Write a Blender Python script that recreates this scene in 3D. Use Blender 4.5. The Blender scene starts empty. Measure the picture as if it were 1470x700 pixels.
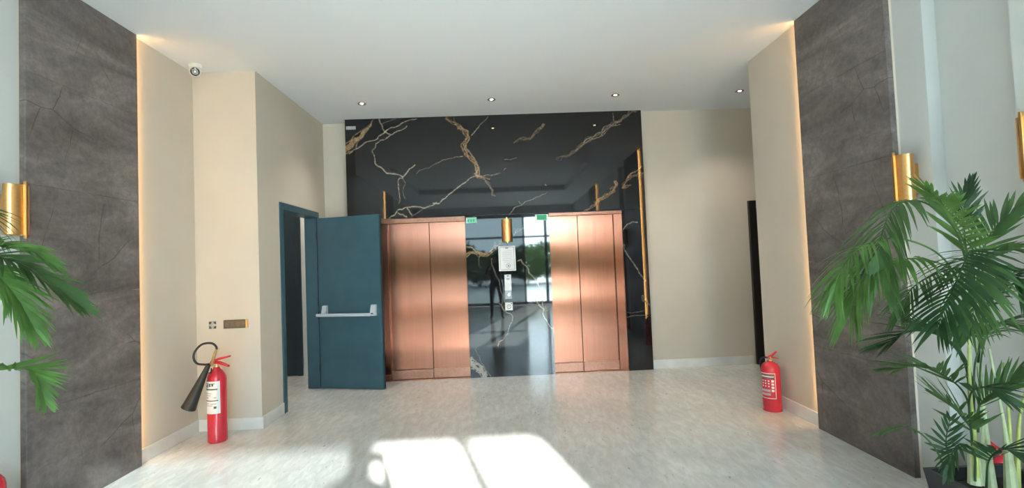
import bpy, bmesh, math, random
import numpy as np
from mathutils import Vector, Matrix

# ------------------------------------------------------------------ camera
SC = bpy.context.scene
COL = SC.collection
F_PX, CAM_Z = 722.0, 1.502
PITCH, YAW, ROLL = math.radians(2.11), math.radians(1.59), math.radians(-2.30)


def cam_axes():
    cy, sy, cp, sp, cr, sr = (math.cos(YAW), math.sin(YAW), math.cos(PITCH), math.sin(PITCH),
                              math.cos(ROLL), math.sin(ROLL))
    right = Vector((cy, -sy, 0)); f0 = Vector((sy, cy, 0)); u0 = Vector((0, 0, 1))
    fwd = f0 * cp + u0 * sp; up = -f0 * sp + u0 * cp
    return right * cr + up * sr, -right * sr + up * cr, fwd


AX, AY, AZ = cam_axes()
cam_data = bpy.data.cameras.new('camera')
cam = bpy.data.objects.new('camera', cam_data)
COL.objects.link(cam)
cam_data.sensor_width = 36.0
cam_data.lens = F_PX / 1470.0 * 36.0
cam_data.clip_start = 0.01
cam_data.clip_end = 200
cam.matrix_world = Matrix(((AX.x, AY.x, -AZ.x, 0), (AX.y, AY.y, -AZ.y, 0), (AX.z, AY.z, -AZ.z, CAM_Z), (0, 0, 0, 1)))
SC.camera = cam

# ------------------------------------------------------------------ sky, sun, exposure
SC.view_settings.view_transform = 'Standard'
SC.view_settings.look = 'None'
SC.view_settings.gamma = 1.0
SC.view_settings.use_curve_mapping = False
SC.view_settings.exposure = 2.3
SKY_STRENGTH = 9.5
SUN_STRENGTH = 4.2
SUN_EL, SUN_AZ = math.radians(19.0), math.radians(13.3)

world = bpy.data.worlds.new('hazy_sky'); SC.world = world
world.use_nodes = True
wn = world.node_tree.nodes; wl = world.node_tree.links
bg = wn['Background']
bg.inputs['Color'].default_value = (0.71, 0.88, 1.0, 1)
bg.inputs['Strength'].default_value = SKY_STRENGTH

sd = bpy.data.lights.new('sun', 'SUN'); sun = bpy.data.objects.new('sun', sd); COL.objects.link(sun)
sd.energy = SUN_STRENGTH * 3; sd.angle = math.radians(0.9); sd.color = (1.0, 0.975, 0.96)
sun_dir = Vector((-math.sin(SUN_AZ) * math.cos(SUN_EL), math.cos(SUN_AZ) * math.cos(SUN_EL), -math.sin(SUN_EL)))
sun.rotation_euler = sun_dir.to_track_quat('-Z', 'Y').to_euler()
sun.location = (4, -14, 8)

FY = -4.3                                   # the glazed entrance front stands here
pd = bpy.data.lights.new('sky_portal', 'AREA'); portal = bpy.data.objects.new('sky_portal', pd); COL.objects.link(portal)
pd.shape = 'RECTANGLE'; pd.size = 5.3; pd.size_y = 3.0; pd.cycles.is_portal = True
portal.location = (-0.25, FY - 0.12, 1.6); portal.rotation_euler = (math.radians(90), 0, 0)

random.seed(7)
RNG = np.random.default_rng(5)


# ------------------------------------------------------------------ helpers
def at(px, py, Y):
    """point of the place seen at photo pixel (px, py), Y metres into the room"""
    d = AZ + AX * ((px - 735) / F_PX) - AY * ((py - 350) / F_PX)
    return Vector((0, 0, CAM_Z)) + d * (Y / d.y)


def tag(o, label=None, cat=None, group=None, kind=None):
    if label: o['label'] = label
    if cat: o['category'] = cat
    if group: o['group'] = group
    if kind: o['kind'] = kind
    return o


def empty(name, loc=(0, 0, 0), rz=0.0):
    o = bpy.data.objects.new(name, None); COL.objects.link(o)
    o.location = loc; o.rotation_euler = (0, 0, rz); o.empty_display_size = 0.1
    return o


def copy_tree(o, parent=None):
    c = o.copy(); COL.objects.link(c)
    if parent is not None: c.parent = parent
    for ch in o.children: copy_tree(ch, c)
    return c


class MB:
    """collects geometry and links it as one mesh object"""
    def __init__(self): self.bm = bmesh.new()

    def box(self, x0, x1, y0, y1, z0, z1, bevel=0.0, seg=1):
        bm = self.bm
        v = [bm.verts.new((x, y, z)) for x in (x0, x1) for y in (y0, y1) for z in (z0, z1)]
        fs = [(0, 1, 3, 2), (4, 6, 7, 5), (0, 4, 5, 1), (2, 3, 7, 6), (0, 2, 6, 4), (1, 5, 7, 3)]
        faces = [bm.faces.new([v[i] for i in f]) for f in fs]
        if bevel > 0:
            es = list({e for f in faces for e in f.edges})
            bmesh.ops.bevel(bm, geom=es, offset=bevel, segments=seg, affect='EDGES', profile=0.5)
        return self

    def quad(self, pts):
        self.bm.faces.new([self.bm.verts.new(p) for p in pts]); return self

    def prism(self, pts2, axis, a0, a1):
        """extrude a 2D outline along an axis; pts2 in the two other axes in xyz order"""
        def mk(p, a):
            if axis == 'x': return (a, p[0], p[1])
            if axis == 'y': return (p[0], a, p[1])
            return (p[0], p[1], a)
        bm = self.bm
        A = [bm.verts.new(mk(p, a0)) for p in pts2]; B = [bm.verts.new(mk(p, a1)) for p in pts2]
        n = len(pts2)
        for i in range(n): bm.faces.new((A[i], A[(i + 1) % n], B[(i + 1) % n], B[i]))
        bm.faces.new(A[::-1]); bm.faces.new(B)
        return self

    def lathe(self, prof, c=(0, 0, 0), n=24, axis='z', a0=0, a1=2 * math.pi, sx=1.0, sy=1.0):
        bm = self.bm; c = Vector(c); full = abs(a1 - a0 - 2 * math.pi) < 1e-6
        rings = []
        m = n if full else n + 1
        for r, h in prof:
            ring = []
            for i in range(m):
                t = a0 + (a1 - a0) * i / n
                x, y = r * math.cos(t) * sx, r * math.sin(t) * sy
                p = (x, y, h) if axis == 'z' else ((x, h, y) if axis == 'y' else (h, x, y))
                ring.append(bm.verts.new(c + Vector(p)))
            rings.append(ring)
        for k in range(len(rings) - 1):
            for i in range(n):
                j = (i + 1) % m
                try: bm.faces.new((rings[k][i], rings[k][j], rings[k + 1][j], rings[k + 1][i]))
                except ValueError: pass
        return self

    def tube(self, pts, r, n=8, caps=True):
        bm = self.bm; pts = [Vector(p) for p in pts]; rings = []
        rs = r if isinstance(r, (list, tuple)) else [r] * len(pts)
        up = Vector((0.13, 0.21, 1)).normalized(); prev = None
        for i, p in enumerate(pts):
            t = (pts[min(i + 1, len(pts) - 1)] - pts[max(i - 1, 0)]).normalized()
            if prev is None:
                s = t.cross(up)
                if s.length < 1e-3: s = t.cross(Vector((1, 0, 0)))
                s.normalize()
            else:
                s = (prev - t * prev.dot(t)).normalized()
            prev = s; b = t.cross(s)
            rings.append([bm.verts.new(p + (s * math.cos(2 * math.pi * k / n) + b * math.sin(2 * math.pi * k / n)) * rs[i])
                          for k in range(n)])
        for a, b2 in zip(rings, rings[1:]):
            for k in range(n): bm.faces.new((a[k], a[(k + 1) % n], b2[(k + 1) % n], b2[k]))
        if caps: bm.faces.new(rings[0][::-1]); bm.faces.new(rings[-1])
        return self

    def blob(self, c, r, sub=2, scale=(1, 1, 1)):
        m = Matrix.Translation(Vector(c)) @ Matrix.Diagonal((r * scale[0], r * scale[1], r * scale[2], 1))
        bmesh.ops.create_icosphere(self.bm, subdivisions=sub, radius=1, matrix=m); return self

    def build(self, name, mat, parent=None, smooth=False):
        bm = self.bm
        bmesh.ops.recalc_face_normals(bm, faces=bm.faces)
        me = bpy.data.meshes.new(name); bm.to_mesh(me); bm.free()
        if mat is not None: me.materials.append(mat)
        if smooth:
            for p in me.polygons: p.use_smooth = True
            try: me.set_sharp_from_angle(angle=math.radians(38))
            except Exception: pass
        o = bpy.data.objects.new(name, me); COL.objects.link(o)
        if parent is not None: o.parent = parent
        return o


def struct(name, mb, mat, label=None, parent=None):
    o = mb.build(name, mat, parent)
    o['kind'] = 'structure'
    if label: o['label'] = label
    return o


def spline(pts, n=24):
    """Catmull-Rom through points"""
    P = [Vector(p) for p in pts]; P = [P[0] * 2 - P[1]] + P + [P[-1] * 2 - P[-2]]
    out = []; segs = len(P) - 3
    for i in range(n + 1):
        u = i / n * segs; k = min(int(u), segs - 1); t = u - k
        a, b, c, d = P[k:k + 4]
        out.append(0.5 * ((2 * b) + (c - a) * t + (2 * a - 5 * b + 4 * c - d) * t * t + (3 * b - a - 3 * c + d) * t ** 3))
    return out


# ------------------------------------------------------------------ materials
def newmat(name):
    m = bpy.data.materials.new(name); m.use_nodes = True
    return m, m.node_tree.nodes, m.node_tree.links, m.node_tree.nodes['Principled BSDF']


def simple(name, col, rough=0.5, metal=0.0, spec=0.5, emit=None, estr=0.0, coat=0.0, var=0.0, vscale=20, bump=0.0, bscale=200):
    m, N, L, b = newmat(name)
    b.inputs['Base Color'].default_value = (*col, 1)
    b.inputs['Roughness'].default_value = rough
    b.inputs['Metallic'].default_value = metal
    b.inputs['Specular IOR Level'].default_value = spec
    b.inputs['Coat Weight'].default_value = coat
    if emit:
        b.inputs['Emission Color'].default_value = (*emit, 1); b.inputs['Emission Strength'].default_value = estr
    tc = N.new('ShaderNodeTexCoord')
    if var > 0:
        t = N.new('ShaderNodeTexNoise'); t.inputs['Scale'].default_value = vscale; t.inputs['Detail'].default_value = 4
        L.new(tc.outputs['Object'], t.inputs['Vector'])
        r = N.new('ShaderNodeValToRGB')
        r.color_ramp.elements[0].position = 0.3; r.color_ramp.elements[1].position = 0.7
        r.color_ramp.elements[0].color = (*[c * (1 - var) for c in col], 1)
        r.color_ramp.elements[1].color = (*[min(1, c * (1 + var)) for c in col], 1)
        L.new(t.outputs['Fac'], r.inputs['Fac']); L.new(r.outputs['Color'], b.inputs['Base Color'])
    if bump > 0:
        t2 = N.new('ShaderNodeTexNoise'); t2.inputs['Scale'].default_value = bscale; t2.inputs['Detail'].default_value = 3
        L.new(tc.outputs['Object'], t2.inputs['Vector'])
        bp = N.new('ShaderNodeBump'); bp.inputs['Strength'].default_value = bump; bp.inputs['Distance'].default_value = 0.003
        L.new(t2.outputs['Fac'], bp.inputs['Height']); L.new(bp.outputs['Normal'], b.inputs['Normal'])
    return m


def noise(N, L, vec, scale, detail=4, rough=0.5, dist=0.0):
    t = N.new('ShaderNodeTexNoise'); t.inputs['Scale'].default_value = scale; t.inputs['Detail'].default_value = detail
    t.inputs['Roughness'].default_value = rough; t.inputs['Distortion'].default_value = dist
    L.new(vec, t.inputs['Vector']); return t.outputs['Fac']


def ramp(N, L, fac, stops):
    r = N.new('ShaderNodeValToRGB'); e = r.color_ramp.elements
    while len(e) < len(stops): e.new(0.5)
    for i, (p, c) in enumerate(stops):
        e[i].position = p; e[i].color = (*c, 1) if len(c) == 3 else c
    L.new(fac, r.inputs['Fac']); return r.outputs['Color']


def mixc(N, L, fac, a, b, mode='MIX'):
    m = N.new('ShaderNodeMix'); m.data_type = 'RGBA'; m.blend_type = mode
    for s, v in ((m.inputs[0], fac), (m.inputs[6], a), (m.inputs[7], b)):
        if hasattr(v, 'is_output'): L.new(v, s)
        elif isinstance(v, (int, float)): s.default_value = v
        else: s.default_value = (*v, 1)
    return m.outputs[2]


def mapping(N, L, scale=(1, 1, 1), rot=(0, 0, 0)):
    tc = N.new('ShaderNodeTexCoord'); mp = N.new('ShaderNodeMapping')
    mp.inputs['Scale'].default_value = scale; mp.inputs['Rotation'].default_value = rot
    L.new(tc.outputs['Object'], mp.inputs['Vector']); return mp.outputs['Vector']


def floor_mat():
    m, N, L, b = newmat('polished_cream_marble')
    v = mapping(N, L, (1, 1, 1), (0, 0, math.radians(-28)))
    vs = mapping(N, L, (3.2, 1.0, 1), (0, 0, math.radians(-52)))
    c = ramp(N, L, noise(N, L, v, 1.3, 5, 0.6, 0.6), [(0.3, (0.66, 0.66, 0.635)), (0.55, (0.77, 0.77, 0.75)), (0.75, (0.83, 0.83, 0.815))])
    st = ramp(N, L, noise(N, L, vs, 5.5, 6, 0.7, 0.5), [(0.42, (0, 0, 0)), (0.62, (1, 1, 1))])
    c = mixc(N, L, st, mixc(N, L, 0.36, c, (0.42, 0.41, 0.37)), c)
    vf = mapping(N, L, (3.6, 1.0, 1), (0, 0, math.radians(-50)))
    fl = ramp(N, L, noise(N, L, vf, 11, 3, 0.6, 0.4), [(0.665, (0, 0, 0)), (0.71, (1, 1, 1))])
    c = mixc(N, L, mixc(N, L, 1.0, fl, (0.72, 0.72, 0.72), 'MULTIPLY'), c, (0.28, 0.26, 0.22))
    L.new(c, b.inputs['Base Color'])
    b.inputs['Roughness'].default_value = 0.13
    return m


def wall_mat(name, col, weave=0.12):
    m, N, L, b = newmat(name)
    v1 = mapping(N, L, (60, 60, 420)); v2 = mapping(N, L, (300, 300, 40)); v3 = mapping(N, L)
    h = N.new('ShaderNodeMath'); h.operation = 'ADD'
    L.new(noise(N, L, v1, 1, 3), h.inputs[0]); L.new(noise(N, L, v2, 1, 3), h.inputs[1])
    bp = N.new('ShaderNodeBump'); bp.inputs['Strength'].default_value = 0.25; bp.inputs['Distance'].default_value = 0.002
    L.new(h.outputs[0], bp.inputs['Height']); L.new(bp.outputs['Normal'], b.inputs['Normal'])
    d = ramp(N, L, h.outputs[0], [(0.35, tuple(c * (1 - weave) for c in col)), (0.65, tuple(min(1, c * (1 + weave)) for c in col))])
    h2 = ramp(N, L, noise(N, L, v3, 0.9, 3), [(0.35, (0.95, 0.95, 0.95)), (0.65, (1.03, 1.03, 1.03))])
    L.new(mixc(N, L, 1.0, d, h2, 'MULTIPLY'), b.inputs['Base Color'])
    b.inputs['Roughness'].default_value = 0.75; b.inputs['Specular IOR Level'].default_value = 0.25
    return m


def stone_mat():
    m, N, L, b = newmat('brown_stone_tile')
    v = mapping(N, L, (1, 1, 1), (math.radians(-25), 0, 0))
    vs = mapping(N, L, (1, 0.45, 1.5), (math.radians(-22), 0, 0))
    c = ramp(N, L, noise(N, L, vs, 2.2, 7, 0.62, 0.8), [(0.28, (0.088, 0.074, 0.069)), (0.5, (0.178, 0.153, 0.143)), (0.72, (0.30, 0.264, 0.248))])
    fine = ramp(N, L, noise(N, L, v, 26, 4, 0.7), [(0.35, (0.80, 0.80, 0.80)), (0.65, (1.12, 1.12, 1.12))])
    c = mixc(N, L, 1.0, c, fine, 'MULTIPLY')
    # thin dark cracks
    def cracks(rot, scale, th, dist):
        vv = mapping(N, L, (1, 1, 1), rot)
        nz = N.new('ShaderNodeTexNoise'); nz.inputs['Scale'].default_value = 1.7; nz.inputs['Detail'].default_value = 4
        L.new(vv, nz.inputs['Vector'])
        add = N.new('ShaderNodeVectorMath'); add.operation = 'MULTIPLY_ADD'
        L.new(nz.outputs['Color'], add.inputs[0]); add.inputs[1].default_value = (dist,) * 3; L.new(vv, add.inputs[2])
        vo = N.new('ShaderNodeTexVoronoi'); vo.feature = 'DISTANCE_TO_EDGE'; vo.inputs['Scale'].default_value = scale
        L.new(add.outputs[0], vo.inputs['Vector'])
        return ramp(N, L, vo.outputs['Distance'], [(0.0, (1, 1, 1)), (th, (0, 0, 0))])
    msk = ramp(N, L, noise(N, L, v, 1.9, 2), [(0.46, (0, 0, 0)), (0.58, (0.8, 0.8, 0.8))])
    ck = mixc(N, L, 1.0, cracks((0.6, 0, 0), 1.5, 0.0055, 0.16), msk, 'MULTIPLY')
    c = mixc(N, L, ck, c, (0.035, 0.028, 0.026))
    L.new(c, b.inputs['Base Color'])
    b.inputs['Roughness'].default_value = 0.5; b.inputs['Specular IOR Level'].default_value = 0.35
    bp = N.new('ShaderNodeBump'); bp.inputs['Strength'].default_value = 0.3; bp.inputs['Distance'].default_value = 0.004
    L.new(fine, bp.inputs['Height']); L.new(bp.outputs['Normal'], b.inputs['Normal'])
    return m


def black_marble_mat():
    m, N, L, b = newmat('black_marble_gold_veins')
    av = N.new('ShaderNodeAttribute'); av.attribute_name = 'vein'
    ag = N.new('ShaderNodeAttribute'); ag.attribute_name = 'gold'
    v = mapping(N, L)
    base = ramp(N, L, noise(N, L, v, 3, 6, 0.65, 0.5), [(0.35, (0.0055, 0.006, 0.0075)), (0.7, (0.014, 0.015, 0.018))])
    gr = noise(N, L, v, 45, 4, 0.7, 1.0)
    gold = ramp(N, L, gr, [(0.3, (0.12, 0.065, 0.03)), (0.5, (0.34, 0.20, 0.10)), (0.7, (0.52, 0.37, 0.22))])
    white = ramp(N, L, gr, [(0.3, (0.20, 0.18, 0.15)), (0.65, (0.46, 0.42, 0.36))])
    vc = mixc(N, L, ag.outputs['Fac'], white, gold)
    L.new(mixc(N, L, av.outputs['Fac'], base, vc), b.inputs['Base Color'])
    b.inputs['Roughness'].default_value = 0.03; b.inputs['IOR'].default_value = 1.6
    return m


def copper_mat():
    m, N, L, b = newmat('brushed_copper')
    v = mapping(N, L, (260, 260, 1.2))
    n1 = noise(N, L, v, 1, 4, 0.6)
    c = ramp(N, L, n1, [(0.3, (0.275, 0.112, 0.070)), (0.7, (0.37, 0.158, 0.104))])
    L.new(c, b.inputs['Base Color'])
    b.inputs['Metallic'].default_value = 1.0; b.inputs['Roughness'].default_value = 0.165
    b.inputs['Anisotropic'].default_value = 1.0
    tg = N.new('ShaderNodeCombineXYZ'); tg.inputs[0].default_value = 1.0
    L.new(tg.outputs[0], b.inputs['Tangent'])
    v2 = mapping(N, L, (3, 3, 1.6))
    bp = N.new('ShaderNodeBump'); bp.inputs['Strength'].default_value = 0.06; bp.inputs['Distance'].default_value = 0.02
    L.new(noise(N, L, v2, 1, 1), bp.inputs['Height']); L.new(bp.outputs['Normal'], b.inputs['Normal'])
    return m


def glass_mat(name, tint):
    m = bpy.data.materials.new(name); m.use_nodes = True
    N, L = m.node_tree.nodes, m.node_tree.links
    N.remove(N['Principled BSDF'])
    tr = N.new('ShaderNodeBsdfTransparent'); tr.inputs['Color'].default_value = (*tint, 1)
    gl = N.new('ShaderNodeBsdfGlossy'); gl.inputs['Roughness'].default_value = 0.01
    fr = N.new('ShaderNodeFresnel'); fr.inputs['IOR'].default_value = 1.45
    mx = N.new('ShaderNodeMixShader')
    L.new(fr.outputs[0], mx.inputs[0]); L.new(tr.outputs[0], mx.inputs[1]); L.new(gl.outputs[0], mx.inputs[2])
    L.new(mx.outputs[0], N['Material Output'].inputs['Surface'])
    return m


def leaf_mat(name, c0, c1):
    m, N, L, b = newmat(name)
    v = mapping(N, L)
    L.new(ramp(N, L, noise(N, L, v, 9, 2), [(0.35, c0), (0.65, c1)]), b.inputs['Base Color'])
    b.inputs['Roughness'].default_value = 0.42; b.inputs['Specular IOR Level'].default_value = 0.4
    tl = N.new('ShaderNodeBsdfTranslucent'); tl.inputs['Color'].default_value = (c1[0] * 1.3, c1[1] * 1.4, c1[2], 1)
    mx = N.new('ShaderNodeMixShader'); mx.inputs[0].default_value = 0.3
    out = N['Material Output']
    L.new(b.outputs[0], mx.inputs[1]); L.new(tl.outputs[0], mx.inputs[2]); L.new(mx.outputs[0], out.inputs['Surface'])
    return m


M = dict(
    floor=floor_mat(),
    ceiling=simple('white_ceiling_paint', (0.70, 0.73, 0.745), 0.85, spec=0.2, bump=0.05, bscale=60),
    cream=wall_mat('cream_wallpaper', (0.62, 0.555, 0.47), 0.07),
    grey=wall_mat('pale_grey_wallpaper', (0.52, 0.535, 0.52), 0.10),
    white=simple('white_paint', (0.75, 0.74, 0.71), 0.6, var=0.03),
    base=simple('white_marble_skirting', (0.80, 0.79, 0.76), 0.2, var=0.08, vscale=5),
    stone=stone_mat(), marble=black_marble_mat(), copper=copper_mat(),
    copper_dark=simple('dark_copper_trim', (0.40, 0.20, 0.14), 0.33, 1.0, var=0.12, vscale=30),
    teal=simple('teal_door_paint', (0.043, 0.104, 0.136), 0.30, var=0.10, vscale=4),
    teal_dark=simple('dark_teal_door_paint', (0.011, 0.024, 0.035), 0.4, var=0.10, vscale=4),
    black_door=simple('black_door_laminate', (0.008, 0.008, 0.009), 0.35, var=0.15, vscale=6),
    gold=simple('brushed_gold_metal', (0.80, 0.47, 0.19), 0.30, 1.0, var=0.06, vscale=60),
    bronze=simple('dark_bronze_metal', (0.15, 0.12, 0.085), 0.42, 0.6, var=0.10, vscale=40),
    bronze_light=simple('warm_bronze_insert', (0.16, 0.135, 0.105), 0.5, 0.3, var=0.12, vscale=40),
    silver=simple('satin_silver_metal', (0.62, 0.64, 0.66), 0.32, 0.9, var=0.05, vscale=50),
    greyplate=simple('grey_steel_plate', (0.30, 0.31, 0.33), 0.45, 0.3, var=0.06, vscale=40),
    barwhite=simple('light_grey_push_bar', (0.60, 0.64, 0.70), 0.4, 0.2, var=0.04, vscale=30),
    red=simple('glossy_red_paint', (0.66, 0.026, 0.050), 0.22, coat=0.4, var=0.04, vscale=10),
    black=simple('matte_black_plastic', (0.018, 0.018, 0.018), 0.5, var=0.15, vscale=30),
    rubber=simple('black_rubber', (0.022, 0.02, 0.02), 0.6, var=0.15, vscale=40),
    brass=simple('brass_metal', (0.72, 0.50, 0.24), 0.35, 1.0, var=0.06, vscale=40),
    paper=simple('white_paper', (0.80, 0.80, 0.80), 0.6, var=0.02, vscale=30),
    ink=simple('dark_grey_ink', (0.09, 0.09, 0.10), 0.6, var=0.05, vscale=30),
    pale_ink=simple('pale_grey_ink', (0.42, 0.43, 0.46), 0.6, var=0.05, vscale=30),
    green=simple('green_sticker', (0.015, 0.36, 0.17), 0.45, var=0.06, vscale=40),
    mint=simple('mint_sticker', (0.22, 0.55, 0.42), 0.45, var=0.05, vscale=40),
    pot=simple('charcoal_planter', (0.022, 0.022, 0.026), 0.42, var=0.15, vscale=12),
    soil=simple('dark_soil', (0.030, 0.022, 0.016), 0.95, var=0.4, vscale=60, bump=0.8, bscale=90),
    cane=simple('pale_green_cane', (0.42, 0.50, 0.30), 0.5, var=0.2, vscale=14),
    petiole=simple('yellow_green_petiole', (0.36, 0.42, 0.12), 0.5, var=0.2, vscale=14),
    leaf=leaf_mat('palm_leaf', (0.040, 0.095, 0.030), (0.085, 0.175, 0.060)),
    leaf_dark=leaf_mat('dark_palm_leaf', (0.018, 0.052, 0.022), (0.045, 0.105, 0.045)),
    leaf_sunlit=leaf_mat('sunlit_palm_leaf', (0.055, 0.14, 0.03), (0.13, 0.27, 0.07)),  # lighter leaf copy, sunlight on the fronds put into the colour
    hedge=leaf_mat('hedge_leaf', (0.03, 0.06, 0.02), (0.08, 0.13, 0.04)),
    bark=simple('brown_bark', (0.08, 0.055, 0.035), 0.9, var=0.3, vscale=15),
    paving=simple('pale_outdoor_paving', (0.52, 0.52, 0.50), 0.8, var=0.08, vscale=2),
    frame=simple('anthracite_window_frame', (0.012, 0.013, 0.016), 0.4, var=0.1, vscale=20),
    glass=glass_mat('clear_glass', (0.93, 0.96, 0.95)),
    tint=glass_mat('tinted_glass', (0.36, 0.39, 0.39)),
    led=simple('warm_led', (1, 0.8, 0.5), 0.5, emit=(1.0, 0.56, 0.18), estr=15.0),
    lamp=simple('warm_lamp', (1, 0.9, 0.7), 0.5, emit=(1.0, 0.86, 0.62), estr=5.0),
    alu=simple('aluminium_channel', (0.6, 0.6, 0.6), 0.4, 0.9, var=0.05),
    lens=simple('dark_camera_lens', (0.02, 0.02, 0.025), 0.1, coat=0.5, var=0.2, vscale=40),
    lens_mid=simple('grey_camera_core', (0.16, 0.16, 0.17), 0.25, var=0.1, vscale=60),
    plastic=simple('white_plastic', (0.78, 0.78, 0.75), 0.4, var=0.02, vscale=30),
    skin=simple('skin', (0.46, 0.27, 0.19), 0.5, var=0.05, vscale=20),
    shirt=simple('dark_shirt_fabric', (0.035, 0.038, 0.048), 0.85, var=0.15, vscale=80),
    trousers=simple('dark_trouser_fabric', (0.020, 0.021, 0.026), 0.9, var=0.15, vscale=80),
    hair=simple('dark_hair', (0.015, 0.011, 0.009), 0.6, var=0.2, vscale=90),
)

# ------------------------------------------------------------------ the setting
H = 3.5
XL, XR = -2.95, 2.70                    # long side walls
XLP, XRP = -2.91, 2.645                 # faces of the brown stone panels
XRC = 2.685                             # cream wall on the right
YM = 6.72                               # face of the black marble
YB, XC = 4.98, -2.34                    # projecting bay on the left: front face, door side
struct('floor', MB().box(-4.6, 5.2, FY, 8.0, -0.1, 0.0), M['floor'], 'polished cream marble floor')
TX0, TX1, TY0, TY1, TD = -2.17, 1.95, -0.70, 3.20, 0.14      # raised tray over the camera, mirrored in the marble
struct('ceiling', MB().box(-4.6, 5.2, TY1, 8.0, H, H + 0.3).box(-4.6, 5.2, FY, TY0, H, H + 0.3).box(-4.6, TX0, TY0, TY1, H, H + 0.3)
       .box(TX1, 5.2, TY0, TY1, H, H + 0.3).box(TX0, TX1, TY0, TY1, H + TD, H + 0.3), M['ceiling'], 'plain white ceiling')
struct('wall_left_grey', MB().box(XL - 0.2, XL, FY, 3.17, 0, H), M['grey'])
struct('wall_left_cream', MB().box(XL - 0.2, XL, 3.17, YB, 0, H), M['cream'])
struct('wall_left_bay_front', MB().box(XL - 0.2, XC, YB, YB + 0.14, 0, H), M['cream'])
DY0, DY1, DTOP = 5.46, 6.62, 2.255       # rough opening of the teal door
struct('wall_left_bay_side', MB().box(XC - 0.14, XC, YB + 0.14, DY0, 0, H).box(XC - 0.14, XC, DY0, DY1, DTOP, H)
       .box(XC - 0.14, XC, DY1, 6.90, 0, H), M['cream'])
struct('wall_back_left', MB().box(XC - 0.14, -1.9, 6.90, 7.05, 0, H), M['cream'])
struct('wall_back_center', MB().box(-1.9, 1.9, 6.98, 7.12, 0, H), M['white'])
struct('wall_back_right', MB().box(1.9, 5.2, 6.78, 6.98, 0, H), M['cream'])
struct('wall_right_cream', MB().box(XRC, XRC + 0.2, 3.25, 5.12, 0, H), M['cream'])
struct('wall_corridor_near', MB().box(XRC + 0.2, 5.2, 4.98, 5.12, 0, H), M['cream'])
struct('wall_corridor_end', MB().box(5.0, 5.2, 5.12, 6.78, 0, H), M['cream'])
struct('wall_right_grey', MB().box(XR, XR + 0.3, 3.02, 3.25, 0, H).box(XR + 0.085, XR + 0.3, 2.50, 3.02, 0, H)
       .box(XR, XR + 0.3, FY, 2.50, 0, H), M['grey'])
# small lobby behind the teal door
struct('wall_lobby_end', MB().box(-4.6, -2.30, 7.40, 7.55, 0, H), M['white'])
struct('wall_lobby_left', MB().box(-4.6, -4.45, YB + 0.14, 7.40, 0, H), M['white'])
struct('wall_lobby_right', MB().box(XC - 0.14, XC, 7.05, 7.40, 0, H), M['white'])
struct('wall_lobby_near', MB().box(-4.6, XL - 0.2, YB, YB + 0.14, 0, H), M['white'])

# skirting
BH, BT = 0.115, 0.013
struct('baseboard_left', MB().box(XL, XL + BT, 4.17, YB, 0, BH, 0.002), M['base'])
struct('baseboard_left_bay_front', MB().box(XL + BT, XC + BT, YB - BT, YB, 0, BH, 0.002), M['base'])
struct('baseboard_left_bay_side', MB().box(XC, XC + BT, YB, DY0 - 0.005, 0, BH, 0.002), M['base'])
struct('baseboard_back_left', MB().box(XC, -1.98, 6.90 - BT, 6.90, 0, BH, 0.002), M['base'])
struct('baseboard_back_right', MB().box(2.012, 3.40, 6.78 - BT, 6.78, 0, BH, 0.002), M['base'])
struct('baseboard_right', MB().box(XRC - BT, XRC, 4.245, 5.12, 0, BH, 0.002), M['base'])
struct('baseboard_left_grey', MB().box(XL, XL + BT, 0.25, 3.16, 0, BH, 0.002), M['base'])
struct('baseboard_right_grey', MB().box(XR - BT, XR, 0.25, 2.50, 0, BH, 0.002), M['base'])
struct('baseboard_lobby', MB().box(-2.92, XC - 0.14, 7.40 - BT, 7.40, 0, BH, 0.002), M['base'])

# glazed entrance front behind the camera (seen in the black marble)
LINT = 3.15
struct('wall_front', MB().box(XL - 0.2, XR + 0.3, FY - 0.2, FY, LINT, H + 0.3).box(2.42, XR + 0.3, FY - 0.2, FY, 0, LINT), M['grey'])
win = empty('window_1', (0, FY, 0)); tag(win, kind='structure')
win['label'] = 'glazed entrance front with dark frames'
mull = [(2.34, 2.42), (1.645, 1.745), (0.88, 0.95), (-1.60, -1.52), (-2.95, -2.87)]
for a, b_ in mull:
    MB().box(a, b_, -0.13, -0.04, 0, LINT, 0.004).build('mullion', M['frame'], win)
for i in range(4):
    a, b_ = mull[i + 1][1], mull[i][0]
    for z0, z1 in ((0, 0.10), (2.36, 2.43), (LINT - 0.06, LINT)):
        MB().box(a, b_, -0.12, -0.05, z0, z1, 0.003).build('transom', M['frame'], win)
    for z0, z1 in ((0.10, 2.36), (2.43, LINT - 0.06)):
        MB().box(a - 0.005, b_ + 0.005, -0.09, -0.082, z0 - 0.005, z1 + 0.005).build('pane', M['glass'] if i < 2 else M['tint'], win)

struct('ground_outside', MB().box(-40, 40, -60, FY - 0.2, -0.16, -0.04), M['paving'], 'pale paving outside the entrance')


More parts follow.
